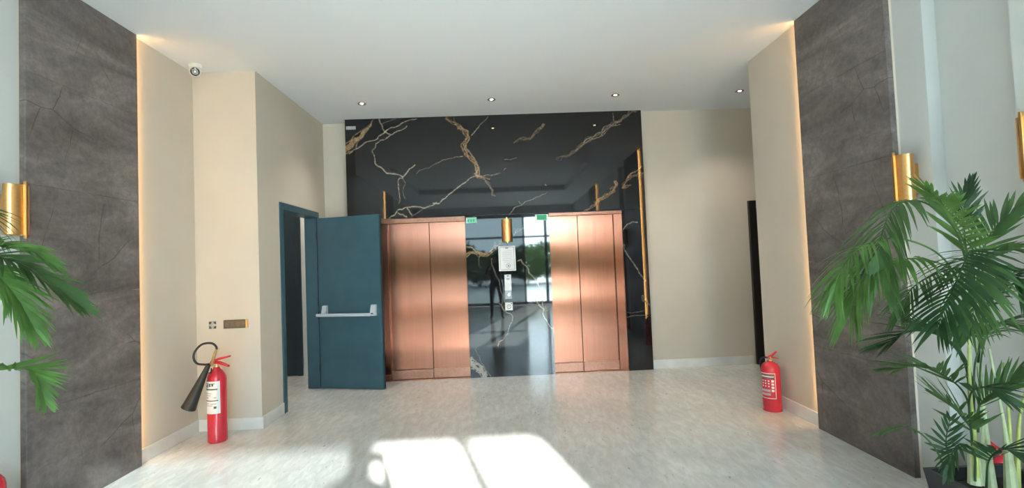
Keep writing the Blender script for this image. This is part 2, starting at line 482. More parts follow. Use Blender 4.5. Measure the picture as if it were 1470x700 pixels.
def shrub(x, y, h, rx, label):
    r = empty('hedge_shrub', (x, y, -0.04)); tag(r, label, 'shrub', 'shrubs outside the entrance')
    MB().tube([(0, 0, 0), (0.05, 0, h * 0.35), (0.0, 0.05, h * 0.6)], [0.08, 0.06, 0.04], 7).build('trunk', M['bark'], r)
    mb = MB()
    for _ in range(1900):
        a, ph, q = random.uniform(0, 6.283), math.acos(random.uniform(-1, 1)), random.uniform(0.6, 1.0)
        c = Vector((rx * q * math.sin(ph) * math.cos(a), rx * q * math.sin(ph) * math.sin(a), h * 0.55 + h * 0.45 * q * math.cos(ph)))
        u = Vector((random.gauss(0, 1), random.gauss(0, 1), random.gauss(0, 1))).normalized()
        w = u.orthogonal().normalized() * random.uniform(0.05, 0.10); u *= random.uniform(0.10, 0.17)
        mb.quad((c - u, c - w, c + u, c + w))
    mb.build('foliage', M['hedge'], r)


SHRUBS = [('front row', -20.0, [-10.9, -7.7, -4.5, -1.3, 1.9, 5.1, 8.3]), ('back row', -23.6, [-12.5, -9.3, -6.1, -2.9, 0.3, 3.5, 6.7, 9.9])]
for row, y, xs_ in SHRUBS:
    for i, x in enumerate(xs_):
        shrub(x, y, 2.4 + 0.35 * ((i * 7 + len(row)) % 3) + (0.3 if y < -22 else 0), 1.5,
              'shrub outside mirrored in the marble, %s in the hedge %s' % (('first', 'second', 'third', 'fourth', 'fifth', 'sixth', 'seventh', 'eighth')[i] + ' from the left', row))

# ------------------------------------------------------------------ black marble wall with veins
def vpts(origin, sc, pts):
    out = []
    for x, y in pts:
        p = at(origin[0] + x / sc, origin[1] + y / sc, YM); out.append((p.x, p.z))
    return out


A_, B_, C_, D_, E_ = ((480, 150), 4.375), ((700, 150), 4.376), ((860, 300), 2.92), ((660, 300), 4.375), ((660, 430), 5.386)
VEINS = [  # frame, points, width at start, width at end (m), gold share
    (A_, [(60, 285), (130, 222), (180, 172), (228, 130)], .095, .03, 1.0), (A_, [(228, 130), (245, 95)], .02, .008, .6),
    (A_, [(90, 310), (160, 265), (250, 225), (310, 180), (355, 145), (400, 135), (450, 105), (515, 90)], .016, .014, .25),
    (A_, [(280, 88), (300, 130), (318, 175), (355, 190), (320, 215)], .014, .014, .1), (A_, [(300, 120), (385, 88)], .008, .006, .1),
    (A_, [(355, 190), (400, 165), (455, 135)], .014, .012, .2),
    (A_, [(325, 215), (260, 245), (235, 290), (255, 365), (300, 400), (370, 435), (430, 455), (445, 440), (470, 405), (505, 380)], .012, .016, .25),
    (A_, [(430, 460), (400, 480), (408, 560), (405, 620)], .012, .008, .3), (A_, [(430, 465), (435, 520), (445, 590)], .009, .005, .3),
    (A_, [(515, 435), (560, 405), (620, 380), (700, 345), (760, 328), (805, 325)], .006, .010, .2),
    (A_, [(700, 85), (760, 120), (810, 165), (835, 200), (820, 235), (812, 280), (830, 320), (860, 345), (885, 365), (895, 400), (885, 440), (905, 455)], .030, .05, 1.0),
    (A_, [(790, 130), (840, 165), (848, 210), (825, 250), (850, 300), (880, 340), (905, 390), (910, 440)], .018, .02, .9),
    (A_, [(965, 75), (915, 125), (860, 195)], .007, .013, .2),
    (A_, [(905, 450), (950, 480), (975, 510), (990, 570), (1010, 575)], .022, .009, .5), (A_, [(920, 450), (960, 440), (1040, 430)], .012, .004, .3),
    (A_, [(890, 445), (930, 455), (975, 470)], .03, .012, .9),
    (A_, [(880, 450), (820, 490), (740, 550), (680, 595), (620, 620)], .013, .016, .15),
    (A_, [(345, 712), (400, 660), (450, 645), (500, 640), (560, 650), (600, 635), (640, 615)], .016, .014, .4),
    (A_, [(455, 650), (475, 680), (490, 700)], .014, .01, .6), (A_, [(490, 695), (550, 660)], .006, .006, .2),
    (A_, [(400, 680), (430, 690), (455, 705)], .012, .02, .7),
    (B_, [(165, 240), (200, 215), (250, 215), (290, 190), (330, 150), (352, 122)], .007, .034, .7),
    (B_, [(430, 345), (470, 325), (515, 318), (560, 285), (610, 240)], .008, .03, .7),
    (B_, [(610, 240), (660, 210), (720, 175), (770, 130), (820, 110), (880, 70), (930, 45)], .034, .022, .45), (B_, [(785, 50), (792, 100)], .009, .012, .1),
    (B_, [(640, 225), (700, 205), (760, 150), (830, 125)], .010, .010, .3),
    (B_, [(135, 690), (165, 650), (215, 630), (270, 600), (340, 565), (375, 548)], .010, .008, .05), (B_, [(195, 605), (215, 630)], .006, .008, .05),
    (B_, [(0, 440), (70, 432)], .007, .004, .2), (B_, [(105, 345), (180, 335)], .003, .006, .2), (B_, [(360, 500), (372, 508)], .012, .01, 0), (B_, [(100, 415), (115, 400)], .008, .008, 0),
    (B_, [(595, 680), (640, 655), (675, 635), (690, 600), (740, 575), (790, 545), (812, 500), (800, 480)], .008, .035, .9),
    (B_, [(675, 635), (720, 590), (770, 560), (800, 520)], .03, .02, 1.0),
    (B_, [(850, 525), (880, 470), (930, 445), (975, 430)], .026, .02, .9), (B_, [(850, 520), (900, 505)], .03, .012, .9), (B_, [(870, 470), (905, 430), (965, 388)], .016, .012, .9),
    (C_, [(160, 55), (120, 62), (98, 90), (92, 130), (105, 170), (150, 235), (195, 300)], .014, .010, .25), (C_, [(183, 362), (200, 388), (212, 402)], .026, .016, .3),
    (C_, [(108, 455), (160, 445), (205, 450)], .009, .004, .1), (C_, [(115, 432), (190, 425)], .005, .003, .1),
    (D_, [(35, 300), (60, 275), (100, 275), (140, 290), (185, 280), (220, 235), (268, 205)], .04, .028, 1.0), (D_, [(40, 235), (100, 262), (180, 288)], .02, .02, .8),
    (D_, [(125, 290), (125, 365)], .01, .004, .5), (D_, [(325, 180), (355, 145), (385, 125), (450, 105)], .022, .008, .2), (D_, [(343, 118), (350, 150)], .008, .014, .1),
    (D_, [(200, 310), (215, 380), (250, 470), (270, 540), (265, 600)], .010, .008, .1), (E_, [(300, 20), (335, 70), (380, 105), (408, 125), (390, 190), (370, 265), (335, 310), (295, 360)], .010, .016, .1),
    (D_, [(365, 325), (385, 318), (430, 375), (490, 465), (525, 540), (520, 600), (535, 640)], .014, .014, .35), (D_, [(480, 570), (500, 600), (528, 635)], .012, .012, .2),
    (E_, [(610, 40), (650, 80), (655, 140), (680, 180), (725, 230)], .018, .018, .3), (E_, [(660, 90), (700, 60)], .008, .006, .2),
    (E_, [(62, 455), (115, 505), (160, 540), (195, 600)], .10, .07, .1), (E_, [(120, 380), (170, 490), (240, 590)], .010, .008, 0),
]


def jitter(P, amp, depth=4):
    P = [np.array(p, float) for p in P]
    for k in range(depth):
        Q = [P[0]]
        for a, b_ in zip(P, P[1:]):
            d = b_ - a; n = np.array([-d[1], d[0]])
            ln = np.hypot(*d) + 1e-9
            Q += [(a + b_) / 2 + n / ln * RNG.normal(0, amp) * min(1, ln / 0.12), b_]
        P = Q; amp *= 0.6
    return P


VSEG = []
for fr_, pts, w0, w1, g in VEINS:
    base_pts = vpts(fr_[0], fr_[1], pts)
    strands = [(1.0, 0.0)] if max(w0, w1) < 0.022 else [(0.38, -0.33), (0.40, 0.28), (0.25, 0.0), (0.22, 0.55)]
    if max(w0, w1) > 0.06: strands = [(0.55, -0.25), (0.55, 0.25), (0.3, 0.0), (0.2, 0.6), (0.2, -0.6)]
    for ws, off in strands:
        P = jitter(base_pts, 0.012 if len(strands) == 1 else 0.02)
        n = len(P)
        for i in range(n - 1):
            t = i / max(1, n - 2); w = (w0 + (w1 - w0) * t)
            d = P[i + 1] - P[i]; ln = np.hypot(*d) + 1e-9; nn = np.array([-d[1], d[0]]) / ln
            VSEG.append((P[i] + nn * off * w, P[i + 1] + nn * off * w, max(0.003, 0.72 * w * ws * RNG.uniform(0.6, 1.2)), g))


def slab(name, x0, x1, z0, z1, parent, res=0.0075, thick=0.04):
    nx, nz = int((x1 - x0) / res) + 1, int((z1 - z0) / res) + 1
    X = np.linspace(x0, x1, nx); Z = np.linspace(z0, z1, nz)
    vein = np.zeros((nz, nx)); gold = np.zeros((nz, nx))
    for a, b_, w, g in VSEG:
        m = w + 0.012
        i0, i1 = np.searchsorted(X, min(a[0], b_[0]) - m), np.searchsorted(X, max(a[0], b_[0]) + m)
        k0, k1 = np.searchsorted(Z, min(a[1], b_[1]) - m), np.searchsorted(Z, max(a[1], b_[1]) + m)
        if i1 <= i0 or k1 <= k0: continue
        gx, gz = np.meshgrid(X[i0:i1], Z[k0:k1]); d = b_ - a
        t = np.clip(((gx - a[0]) * d[0] + (gz - a[1]) * d[1]) / (d @ d + 1e-12), 0, 1)
        dist = np.hypot(gx - a[0] - t * d[0], gz - a[1] - t * d[1])
        v = np.clip((w / 2 + 0.004 - dist) / 0.007, 0, 1) * (0.95 if w > 0.008 else 0.6)
        sub = vein[k0:k1, i0:i1]; up = v > sub
        gold[k0:k1, i0:i1][up] = g; sub[up] = v[up]
    gx, gz = np.meshgrid(X, Z); n = nx * nz
    co = np.empty((n + 8, 3)); co[:n, 0] = gx.ravel(); co[:n, 1] = YM; co[:n, 2] = gz.ravel()
    idx = np.arange(n).reshape(nz, nx)
    q = np.stack([idx[:-1, :-1], idx[:-1, 1:], idx[1:, 1:], idx[1:, :-1]], -1).reshape(-1, 4)
    bx = [(x, y, z) for x in (x0, x1) for y in (YM + 0.0005, YM + thick) for z in (z0, z1)]
    co[n:] = bx
    q2 = np.array([(0, 1, 3, 2), (4, 6, 7, 5), (2, 3, 7, 6), (0, 2, 6, 4), (1, 5, 7, 3)]) + n
    q = np.concatenate([q, q2])
    me = bpy.data.meshes.new(name)
    me.vertices.add(len(co)); me.vertices.foreach_set('co', co.ravel())
    me.loops.add(q.size); me.loops.foreach_set('vertex_index', q.ravel().astype(np.int32))
    me.polygons.add(len(q)); me.polygons.foreach_set('loop_start', np.arange(0, q.size, 4, dtype=np.int32))
    me.update(calc_edges=True)
    for nm, arr in (('vein', vein), ('gold', gold)):
        at_ = me.attributes.new(nm, 'FLOAT', 'POINT')
        vals = np.zeros(len(co), np.float32); vals[:n] = arr.ravel(); at_.data.foreach_set('value', vals)
    me.materials.append(M['marble'])
    o = bpy.data.objects.new(name, me); COL.objects.link(o); o.parent = parent
    return o


mw = empty('wall_back_marble', (0, 0, 0)); tag(mw, kind='structure'); mw['label'] = 'black marble wall with gold and white veins around the two lifts'
E1 = (-1.56, -0.43); E2 = (0.695, 1.685); ETOP = 2.15; MX0, MX1 = -1.985, 2.01
G = 0.0015
slab('marble_slab', MX0, MX1, ETOP + G, H, mw)
slab('marble_slab', MX0, E1[0] - G, 0, ETOP - G, mw)
slab('marble_slab', E1[1] + G, E2[0] - G, 0, ETOP - G, mw)
slab('marble_slab', E2[1] + G, MX1, 0, ETOP - G, mw)
MB().box(MX0, MX0 + 0.02, YM + 0.041, 6.90, 0, H).box(MX1 - 0.02, MX1, YM + 0.041, 6.78, 0, H).build('backing_frame', M['black'], mw)


# ------------------------------------------------------------------ lifts
def lift(name, x0, x1, split, strip, label, htop):
    r = empty(name, ((x0 + x1) / 2, YM + 0.1, 0)); tag(r, label, 'elevator')
    cx, cy = (x0 + x1) / 2, YM + 0.1
    def part(nm, a, b_, y0, y1, z0, z1, mat, par=r, bev=0.002):
        return MB().box(a - cx, b_ - cx, y0 - cy, y1 - cy, z0, z1, bev).build(nm, mat, par)
    a, b_ = x0, x1
    if strip < 0: part('side_jamb', x0, x0 + abs(strip), YM + 0.02, YM + 0.09, 0, htop, M['copper']); a = x0 + abs(strip)
    else: part('side_jamb', x1 - strip, x1, YM + 0.02, YM + 0.09, 0, htop, M['copper']); b_ = x1 - strip
    part('header', x0, x1, YM + 0.02, YM + 0.09, htop, ETOP - G, M['copper_dark'])
    part('door_panel', a + 0.002, split - 0.003, YM + 0.06, YM + 0.10, 0.135, htop - 0.002, M['copper'])
    part('door_panel', split + 0.003, b_ - 0.002, YM + 0.06, YM + 0.10, 0.135, htop - 0.002, M['copper'])
    part('kick_plate', a + 0.002, split - 0.003, YM + 0.05, YM + 0.10, 0.012, 0.130, M['copper_dark'])
    part('kick_plate', split + 0.003, b_ - 0.002, YM + 0.05, YM + 0.10, 0.012, 0.138, M['copper_dark'])
    part('sill', x0, x1, YM + 0.005, YM + 0.10, 0.0005, 0.010, M['copper_dark'])
    part('shaft_back', x0, x1, YM + 0.105, YM + 0.15, 0, ETOP, M['black'], bev=0)
    return r


lift('elevator', E1[0], E1[1], -0.918, -0.09, 'copper lift doors beside the open teal door', 2.085)
lift('elevator', E2[0], E2[1], 1.085, 0.115, 'copper lift doors near the right end of the black marble', 2.105)


# ------------------------------------------------------------------ brown stone panels with led edges
def stone_panel(side, y0, y1, label, tiles=True):
    face, back = (XLP, XL) if side < 0 else (XRP, XR)
    if side > 0 and y0 > 3: back = XRC
    x0, x1 = min(face, back), max(face, back)
    r = empty('stone_panel', ((x0 + x1) / 2, (y0 + y1) / 2, 0)); tag(r, label, 'wall panel', 'brown stone wall panels')
    cx, cy = r.location.x, r.location.y
    zs = [0, 0.697, 1.407, 2.115, 2.824, H]
    for k in range(5):
        a, b_ = (x1 - 0.016, x1) if side < 0 else (x0, x0 + 0.016)
        o = MB().box(a, b_, y0, y1, zs[k] + (0.0008 if k else 0), zs[k + 1] - 0.0008, 0.0015)
        bmesh.ops.translate(o.bm, verts=o.bm.verts, vec=(-cx, -cy, 0))
        o.build('stone_tile', M['stone'], r)
    a, b_ = (x0 + 0.0005, x1 - 0.017) if side < 0 else (x0 + 0.017, x1 - 0.0005)
    o = MB().box(a, b_, y0 + 0.001, y1 - 0.05, 0, H); bmesh.ops.translate(o.bm, verts=o.bm.verts, vec=(-cx, -cy, 0))
    o.build('backing_board', M['stone'], r)
    return r


def led_strip(side, y, label):
    face = XLP if side < 0 else XRP
    s = 1 if side < 0 else -1
    r = empty('led_strip', (face, y, 0)); tag(r, label, 'light strip', 'warm led strips on the stone panels')
    xs = sorted((-s * 0.0165, -s * 0.030))
    MB().box(xs[0], xs[1], -0.040, -0.016, 0.12, H - 0.004).build('channel', M['alu'], r)
    xs = sorted((-s * 0.0168, -s * 0.0195))
    for k, (z0, z1) in enumerate(((0.13, 0.69), (0.705, 1.40), (1.415, 2.108), (2.123, 2.818), (2.832, H - 0.006))):
        MB().box(xs[0], xs[1], -0.0155, -0.0008, z0, z1).build('diffuser', M['led'], r)
    return r


stone_panel(-1, 3.18, 4.16, 'tall brown stone panel on the left wall')
stone_panel(1, 3.25, 4.235, 'tall brown stone panel on the right wall behind the palm')
stone_panel(-1, -0.80, 0.20, 'brown stone panel on the left wall, seen only mirrored in the marble')
stone_panel(1, -0.80, 0.20, 'brown stone panel on the right wall, seen only mirrored in the marble')
led_strip(-1, 4.16, 'warm light strip along the edge of the left stone panel')
led_strip(1, 4.235, 'warm light strip along the edge of the right stone panel')
led_strip(-1, 0.20, 'warm light strip on the left wall, mirrored above the left lift')
led_strip(1, 0.20, 'warm light strip on the right wall, mirrored above the right lift')


# ------------------------------------------------------------------ doors
def teal_door():
    r = empty('door_1', (XC, DY0, 0)); tag(r, kind='structure'); r['label'] = 'open teal fire door with a pale push bar'
    def loc(mb): bmesh.ops.translate(mb.bm, verts=mb.bm.verts, vec=(-XC, -DY0, 0)); return mb
    f0, f1, fx0, fx1 = DY0, DY1, XC - 0.15, XC + 0.016
    W = 0.075
    loc(MB().box(fx0, fx1, f0, f0 + W, 0, DTOP, 0.003)).build('frame_jamb', M['teal'], r)
    loc(MB().box(fx0, fx1, f1 - W, f1, 0, DTOP, 0.003)).build('frame_jamb', M['teal'], r)
    loc(MB().box(fx0, fx1, f0 + W, f1 - W, DTOP - W, DTOP, 0.003)).build('frame_head', M['teal'], r)
    loc(MB().box(fx0 + 0.03, fx0 + 0.05, f0 + W, f0 + W + 0.018, 0, DTOP - W, 0.002)).build('door_stop', M['teal'], r)
    Hn, Fr = Vector((-2.322, 6.535, 0)), Vector((-1.477, 6.305, 0))
    d = (Fr - Hn).normalized()
    leaf_e_mat = Matrix(((d.x, -d.y, 0, Hn.x - XC), (d.y, d.x, 0, Hn.y - DY0), (0, 0, 1, 0), (0, 0, 0, 1)))
    W_ = (Fr - Hn).length
    lf = MB().box(0, W_, 0, 0.05, 0.008, 2.172, 0.003).build('leaf', M['teal'], r)
    lf.matrix_local = leaf_e_mat
    MB().box(W_ + 0.0005, W_ + 0.012, 0.012, 0.040, 0.01, 2.17, 0.002).build('edge_strip', M['teal_dark'], lf)
    MB().box(-0.012, 0.0, -0.004, 0.02, 0.02, 2.16, 0.002).build('hinge_strip', M['teal_dark'], lf)
    for z in (0.25, 1.1, 1.95):
        MB().lathe([(0.009, z - 0.05), (0.009, z + 0.05)], (-0.006, -0.008, 0), 10).build('hinge', M['teal_dark'], lf, True)
    # push bar: two brackets and a horizontal bar, standing off the leaf
    for a in (0.065, 0.748):
        MB().prism([(0.0, 0.915), (-0.055, 0.915), (-0.06, 0.94), (-0.03, 1.045), (0.0, 1.050)], 'x', a, a + 0.062).build('bracket', M['barwhite'], lf)
        MB().box(a + 0.018, a + 0.044, -0.066, -0.056, 0.935, 0.952, 0.002).build('bracket_latch', M['ink'], lf)
    MB().box(0.012, 0.765, -0.095, -0.060, 0.915, 0.952, 0.008, 2).build('push_bar', M['barwhite'], lf)
    return r


teal_door()
d2 = empty('door_2', (3.43, 6.78, 0)); tag(d2, kind='structure'); d2['label'] = 'black door in the back wall beside the right corridor'
MB().box(0, 0.09, -0.05, -0.0005, 0, 2.215, 0.003).build('frame_jamb', M['black_door'], d2)
MB().box(0.98, 1.07, -0.05, -0.0005, 0, 2.215, 0.003).build('frame_jamb', M['black_door'], d2)
MB().box(0.09, 0.98, -0.05, -0.0005, 2.125, 2.215, 0.003).build('frame_head', M['black_door'], d2)
lf2 = MB().box(0.094, 0.976, -0.035, -0.001, 0.006, 2.12, 0.002).build('leaf', M['black_door'], d2)
MB().tube([(0.90, -0.037, 1.02), (0.90, -0.085, 1.02), (0.78, -0.085, 1.02)], 0.009, 8).build('handle', M['silver'], lf2, True)
d3 = empty('door_3', (-3.90, 7.40, 0)); tag(d3, kind='structure'); d3['label'] = 'dark door inside the lobby behind the teal door'
MB().box(0, 0.07, -0.04, -0.0005, 0, 2.75, 0.003).build('frame_jamb', M['teal_dark'], d3)
MB().box(0.96, 1.03, -0.04, -0.0005, 0, 2.75, 0.003).build('frame_jamb', M['teal_dark'], d3)
MB().box(0.07, 0.96, -0.04, -0.0005, 2.68, 2.75, 0.003).build('frame_head', M['teal_dark'], d3)
MB().box(0.073, 0.957, -0.03, -0.001, 0.006, 2.677, 0.002).build('leaf', M['teal_dark'], d3)


# ------------------------------------------------------------------ wall sconces
def sconce():
    """local: x along the wall, y out of the wall, z 0 at the bottom of the front bar"""
    r = empty('wall_sconce')
    MB().box(-0.03, 0.03, 0.0, 0.028, 0.075, 0.265, 0.003).build('wall_mount', M['gold'], r)
    a, b_, cy = 0.070, 0.048, 0.078
    mb = MB()
    mb.lathe([(1.0, 0.025), (1.0, 0.325), (0.955, 0.325), (0.955, 0.025), (1.0, 0.025)], (0, cy, 0), 40, 'z', sx=a, sy=b_)
    mb.build('shade', M['gold'], r, True)
    MB().box(-0.008, 0.008, cy + b_ + 0.0005, cy + b_ + 0.018, 0.0, 0.345, 0.002).build('front_bar', M['gold'], r)
    MB().box(-0.055, 0.055, cy - 0.006, cy + 0.006, 0.15, 0.18, 0.002).build('lamp_holder', M['bronze'], r)
    return r


sc0 = sconce()
spots = [((XL, 3.075, 1.760), -math.pi / 2, 'gold wall light on the left grey wall above the palm'),
         ((XR, 3.15, 1.765), math.pi / 2, 'gold wall light on the right grey wall just left of the palm top'),
         ((0.125, YM, 1.755), math.pi, 'gold wall light on the black marble between the two lifts'),
         ((XR, 2.355, 1.79), math.pi / 2, 'gold wall light cut off by the right edge of the photo')]
for i, (loc, rz, lb) in enumerate(spots):
    o = sc0 if i == 0 else copy_tree(sc0)
    o.location = loc; o.rotation_euler = (0, 0, rz)
    tag(o, lb, 'wall light', 'gold wall sconces')

# ------------------------------------------------------------------ ceiling spots
def downlight():
    r = empty('ceiling_spot')
    MB().lathe([(0.034, -0.001), (0.047, -0.001), (0.050, -0.006), (0.046, -0.010), (0.036, -0.008), (0.034, -0.001)], n=28).build('ring', M['bronze'], r, True)
    MB().lathe([(0.036, -0.002), (0.020, -0.0015), (0.0001, -0.0015)], n=24).build('reflector', M['silver'], r, True)
    MB().lathe([(0.018, -0.002), (0.015, -0.007), (0.0001, -0.009)], n=20).build('lamp', M['lamp'], r, True)
    return r


dl0 = downlight()
for i, (x, y, lb) in enumerate([(-1.584, 6.075, 'leftmost'), (-0.011, 6.07, 'second from the left'), (1.506, 6.05, 'third from the left'), (3.044, 6.04, 'rightmost, by the corridor')]):
    o = dl0 if i == 0 else copy_tree(dl0)
    o.location = (x, y, H)
    sl = bpy.data.lights.new('spot_light', 'SPOT'); slo = bpy.data.objects.new('spot_light', sl); COL.objects.link(slo)
    sl.energy = 10; sl.spot_size = math.radians(110); sl.spot_blend = 0.9; sl.color = (1.0, 0.90, 0.76); sl.shadow_soft_size = 0.03
    slo.location = (x, y, H - 0.02)
    tag(o, 'small bronze ceiling spot, ' + lb + ' of the four', 'ceiling light', 'ceiling spots before the marble wall')

# unseen lamp added behind the teal door to light the white wall strip
ll = empty('lobby_added_lamp', (-3.3, 6.75, H)); tag(ll, 'added unseen ceiling lamp lighting the lobby behind the teal door', 'ceiling light')
MB().lathe([(0.16, -0.001), (0.16, -0.03), (0.15, -0.035)], n=28).build('rim', M['plastic'], ll, True)
MB().lathe([(0.148, -0.03), (0.10, -0.05), (0.0001, -0.055)], n=28).build('diffuser', M['lamp'], ll, True)
pl = bpy.data.lights.new('lobby_fill_light', 'POINT'); plo = bpy.data.objects.new('lobby_fill_light', pl); COL.objects.link(plo)  # added point light, set off the fixture towards the white lobby wall
pl.energy = 6; pl.shadow_soft_size = 0.12; plo.location = (-2.95, 6.95, H - 0.25); pl.color = (1, 0.95, 0.88)

# ------------------------------------------------------------------ security camera
cc = empty('security_camera', (-2.815, 4.80, H)); tag(cc, 'small white dome security camera at the ceiling corner on the left', 'camera')
MB().lathe([(0.056, 0), (0.058, -0.018), (0.050, -0.030), (0.0001, -0.030)], n=28).build('mount', M['plastic'], cc, True)
mbc = MB(); mbc.blob((0, 0, -0.060), 0.054, 3); mbc.build('body', M['plastic'], cc, True)
ld = Vector((0.42, -0.80, -0.40)).normalized()
q = ld.to_track_quat('Z', 'Y').to_matrix().to_4x4()
mbl = MB().lathe([(0.040, 0.034), (0.040, 0.046), (0.036, 0.0475), (0.0001, 0.0475)], n=26)
bmesh.ops.transform(mbl.bm, matrix=Matrix.Translation((0, 0, -0.060)) @ q, verts=mbl.bm.verts)
eye = mbl.build('lens_face', M['lens'], cc, True)
mbl = MB().lathe([(0.022, 0.0478), (0.020, 0.052), (0.0001, 0.053)], n=20)
bmesh.ops.transform(mbl.bm, matrix=Matrix.Translation((0, 0, -0.060)) @ q, verts=mbl.bm.verts)
mbl.build('lens_core', M['lens_mid'], eye, True)

# ------------------------------------------------------------------ plates on the left bay
sp = empty('switch_plate', (-2.572, YB, 1.015)); tag(sp, 'long bronze socket plate on the left bay wall', 'socket plate')
w, h = 0.235, 0.082
MB().box(-w / 2, w / 2, -0.008, -0.0005, -h / 2, h / 2, 0.003).build('plate', M['bronze'], sp)
for k, (a, b_, m) in enumerate([(-0.104, -0.058, 'bronze_light'), (-0.054, -0.006, 'bronze_light'), (-0.002, 0.046, 'bronze_light'), (0.050, 0.088, 'bronze_light')]):
    MB().box(a, b_, -0.0105, -0.0082, -0.028, 0.028, 0.001).build('insert', M[m], sp)
MB().box(0.094, 0.1168, -0.0105, -0.0082, -0.0405, 0.0405, 0.001).build('end_glint', M['brass'], sp)  # brass strip paints in the light reflected by the plate's right end
sq = empty('small_wall_plate', (-2.794, YB, 1.013)); tag(sq, 'small square plate with dark corners left of the bronze socket plate', 'wall plate')
MB().box(-0.036, 0.036, -0.005, -0.0005, -0.036, 0.036, 0.002).build('plate', M['silver'], sq)
for sx, sz in ((-1, 1), (1, 1), (1, -1), (-1, -1)):
    MB().prism([(sx * 0.006, sz * 0.034), (sx * 0.034, sz * 0.034), (sx * 0.034, sz * 0.006), (sx * 0.024, sz * 0.012), (sx * 0.014, sz * 0.014), (sx * 0.012, sz * 0.024)],
               'y', -0.0065, -0.0052).build('dark_corner', M['ink'], sq)

# ------------------------------------------------------------------ notices and buttons on the marble
YF = YM - 0.0005


def flat(nm, mat, par, x0, x1, z0, z1, y0, y1, bev=0):
    return MB().box(x0, x1, y0, y1, z0, z1, bev).build(nm, mat, par)


ns = empty('notice_sheet', (0.114, YF, 1.56)); tag(ns, 'white framed notice under the wall light between the lifts', 'notice')
MB().box(-0.113, 0.113, -0.004, 0, -0.167, 0.167, 0.002).build('board', M['paper'], ns)
for a, b_, c_, d_ in ((-0.095, 0.095, 0.147, 0.1505), (-0.095, 0.095, -0.1505, -0.147), (-0.095, -0.0915, -0.147, 0.147), (0.0915, 0.095, -0.147, 0.147)):
    flat('border_line', M['ink'], ns, a, b_, c_, d_, -0.0048, -0.0042)
flat('heading_mark', M['ink'], ns, -0.018, 0.018, 0.132, 0.143, -0.0048, -0.0042)
for z, hw in ((0.10, 0.055), (0.075, 0.07), (0.05, 0.065), (0.025, 0.07), (0.0, 0.06), (-0.025, 0.068), (-0.05, 0.045)):
    flat('text_line', M['pale_ink'], ns, -hw, hw, z - 0.0018, z + 0.0018, -0.0046, -0.0042)
MB().lathe([(0.030, -0.0046), (0.026, -0.0046), (0.026, -0.0042), (0.030, -0.0042), (0.030, -0.0046)], (0.012, 0, -0.100), 26, 'y').build('round_stamp', M['ink'], ns)
MB().prism([(0.0, -0.112), (0.010, -0.090), (0.024, -0.096), (0.030, -0.112), (0.020, -0.106), (0.010, -0.108)], 'y', -0.0046, -0.0042).build('stamp_mark', M['ink'], ns)

cp = empty('lift_call_panel', (0.112, YF, 1.1825)); tag(cp, 'slim white and silver lift call panel below the framed notice', 'call panel')
MB().box(-0.045, 0.045, -0.010, 0, -0.1625, 0.1625, 0.002).build('plate', M['greyplate'], cp)
flat('upper_cover', M['paper'], cp, -0.044, 0.044, -0.052, 0.1615, -0.0125, -0.0102, 0.001)
flat('top_mark', M['ink'], cp, -0.014, 0.014, 0.138, 0.150, -0.0131, -0.0126)
flat('display_mark', M['pale_ink'], cp, -0.018, 0.022, 0.092, 0.116, -0.0131, -0.0126)
bt = MB().lathe([(0.022, -0.0102), (0.022, -0.014), (0.018, -0.016), (0.0001, -0.016)], (0.006, 0, -0.106), 22, 'y').build('call_button', M['silver'], cp, True)
MB().lathe([(0.010, -0.0162), (0.0001, -0.0168)], (0.006, 0, -0.106), 16, 'y').build('button_light', M['lamp'], bt, True)
kp = empty('key_plate', (0.113, YF, 0.922)); tag(kp, 'small square silver plate under the lift call panel', 'call panel')
MB().box(-0.050, 0.050, -0.008, 0, -0.052, 0.052, 0.002).build('plate', M['paper'], kp)
MB().lathe([(0.028, -0.0082), (0.028, -0.0095), (0.022, -0.0095), (0.022, -0.0082), (0.028, -0.0082)], (0, 0, -0.004), 24, 'y').build('ring_mark', M['ink'], kp)
MB().prism([(-0.012, -0.012), (0.0, 0.012), (0.014, -0.012), (0.004, -0.006)], 'y', -0.0095, -0.0083).build('centre_mark', M['pale_ink'], kp)
flat('corner_mark', M['ink'], kp, 0.026, 0.044, 0.030, 0.042, -0.0095, -0.0083)

gs = empty('green_sticker', (-0.345, YF, 2.088)); tag(gs, 'pale green sticker at the top of the left lift', 'sticker', 'green stickers above the lifts')
MB().box(-0.070, 0.070, -0.002, 0, -0.038, 0.038).build('backing', M['mint'], gs)
for k in range(3): flat('pale_figure', M['green'], gs, -0.050 + 0.036 * k, -0.028 + 0.036 * k, -0.020, 0.014, -0.0028, -0.0022)
flat('white_edge', M['paper'], gs, -0.070, -0.058, -0.038, 0.038, -0.0028, -0.0022)
gs2 = empty('green_sticker', (0.598, YF, 2.092)); tag(gs2, 'bright green sticker with white ends at the top of the right lift', 'sticker', 'green stickers above the lifts')
MB().box(-0.087, 0.087, -0.002, 0, -0.040, 0.040).build('backing', M['paper'], gs2)
flat('green_field', M['green'], gs2, -0.064, 0.066, -0.034, 0.036, -0.0028, -0.0022)
tg = MB().box(-1.970, -1.842, YF - 0.0015, YF, 3.362, 3.408).build('paper_tag', M['pale_ink']); tag(tg, 'small pale grey tag at the top left corner of the black marble', 'sticker')


# ------------------------------------------------------------------ fire extinguishers
def arc_patch(mb, r, a0, a1, z0, z1, n=10):
    prof = [(r, z0), (r + 0.0012, z0), (r + 0.0012, z1), (r, z1)]
    return mb.lathe(prof, (0, 0, 0), n, 'z', a0, a1)


D2 = math.radians


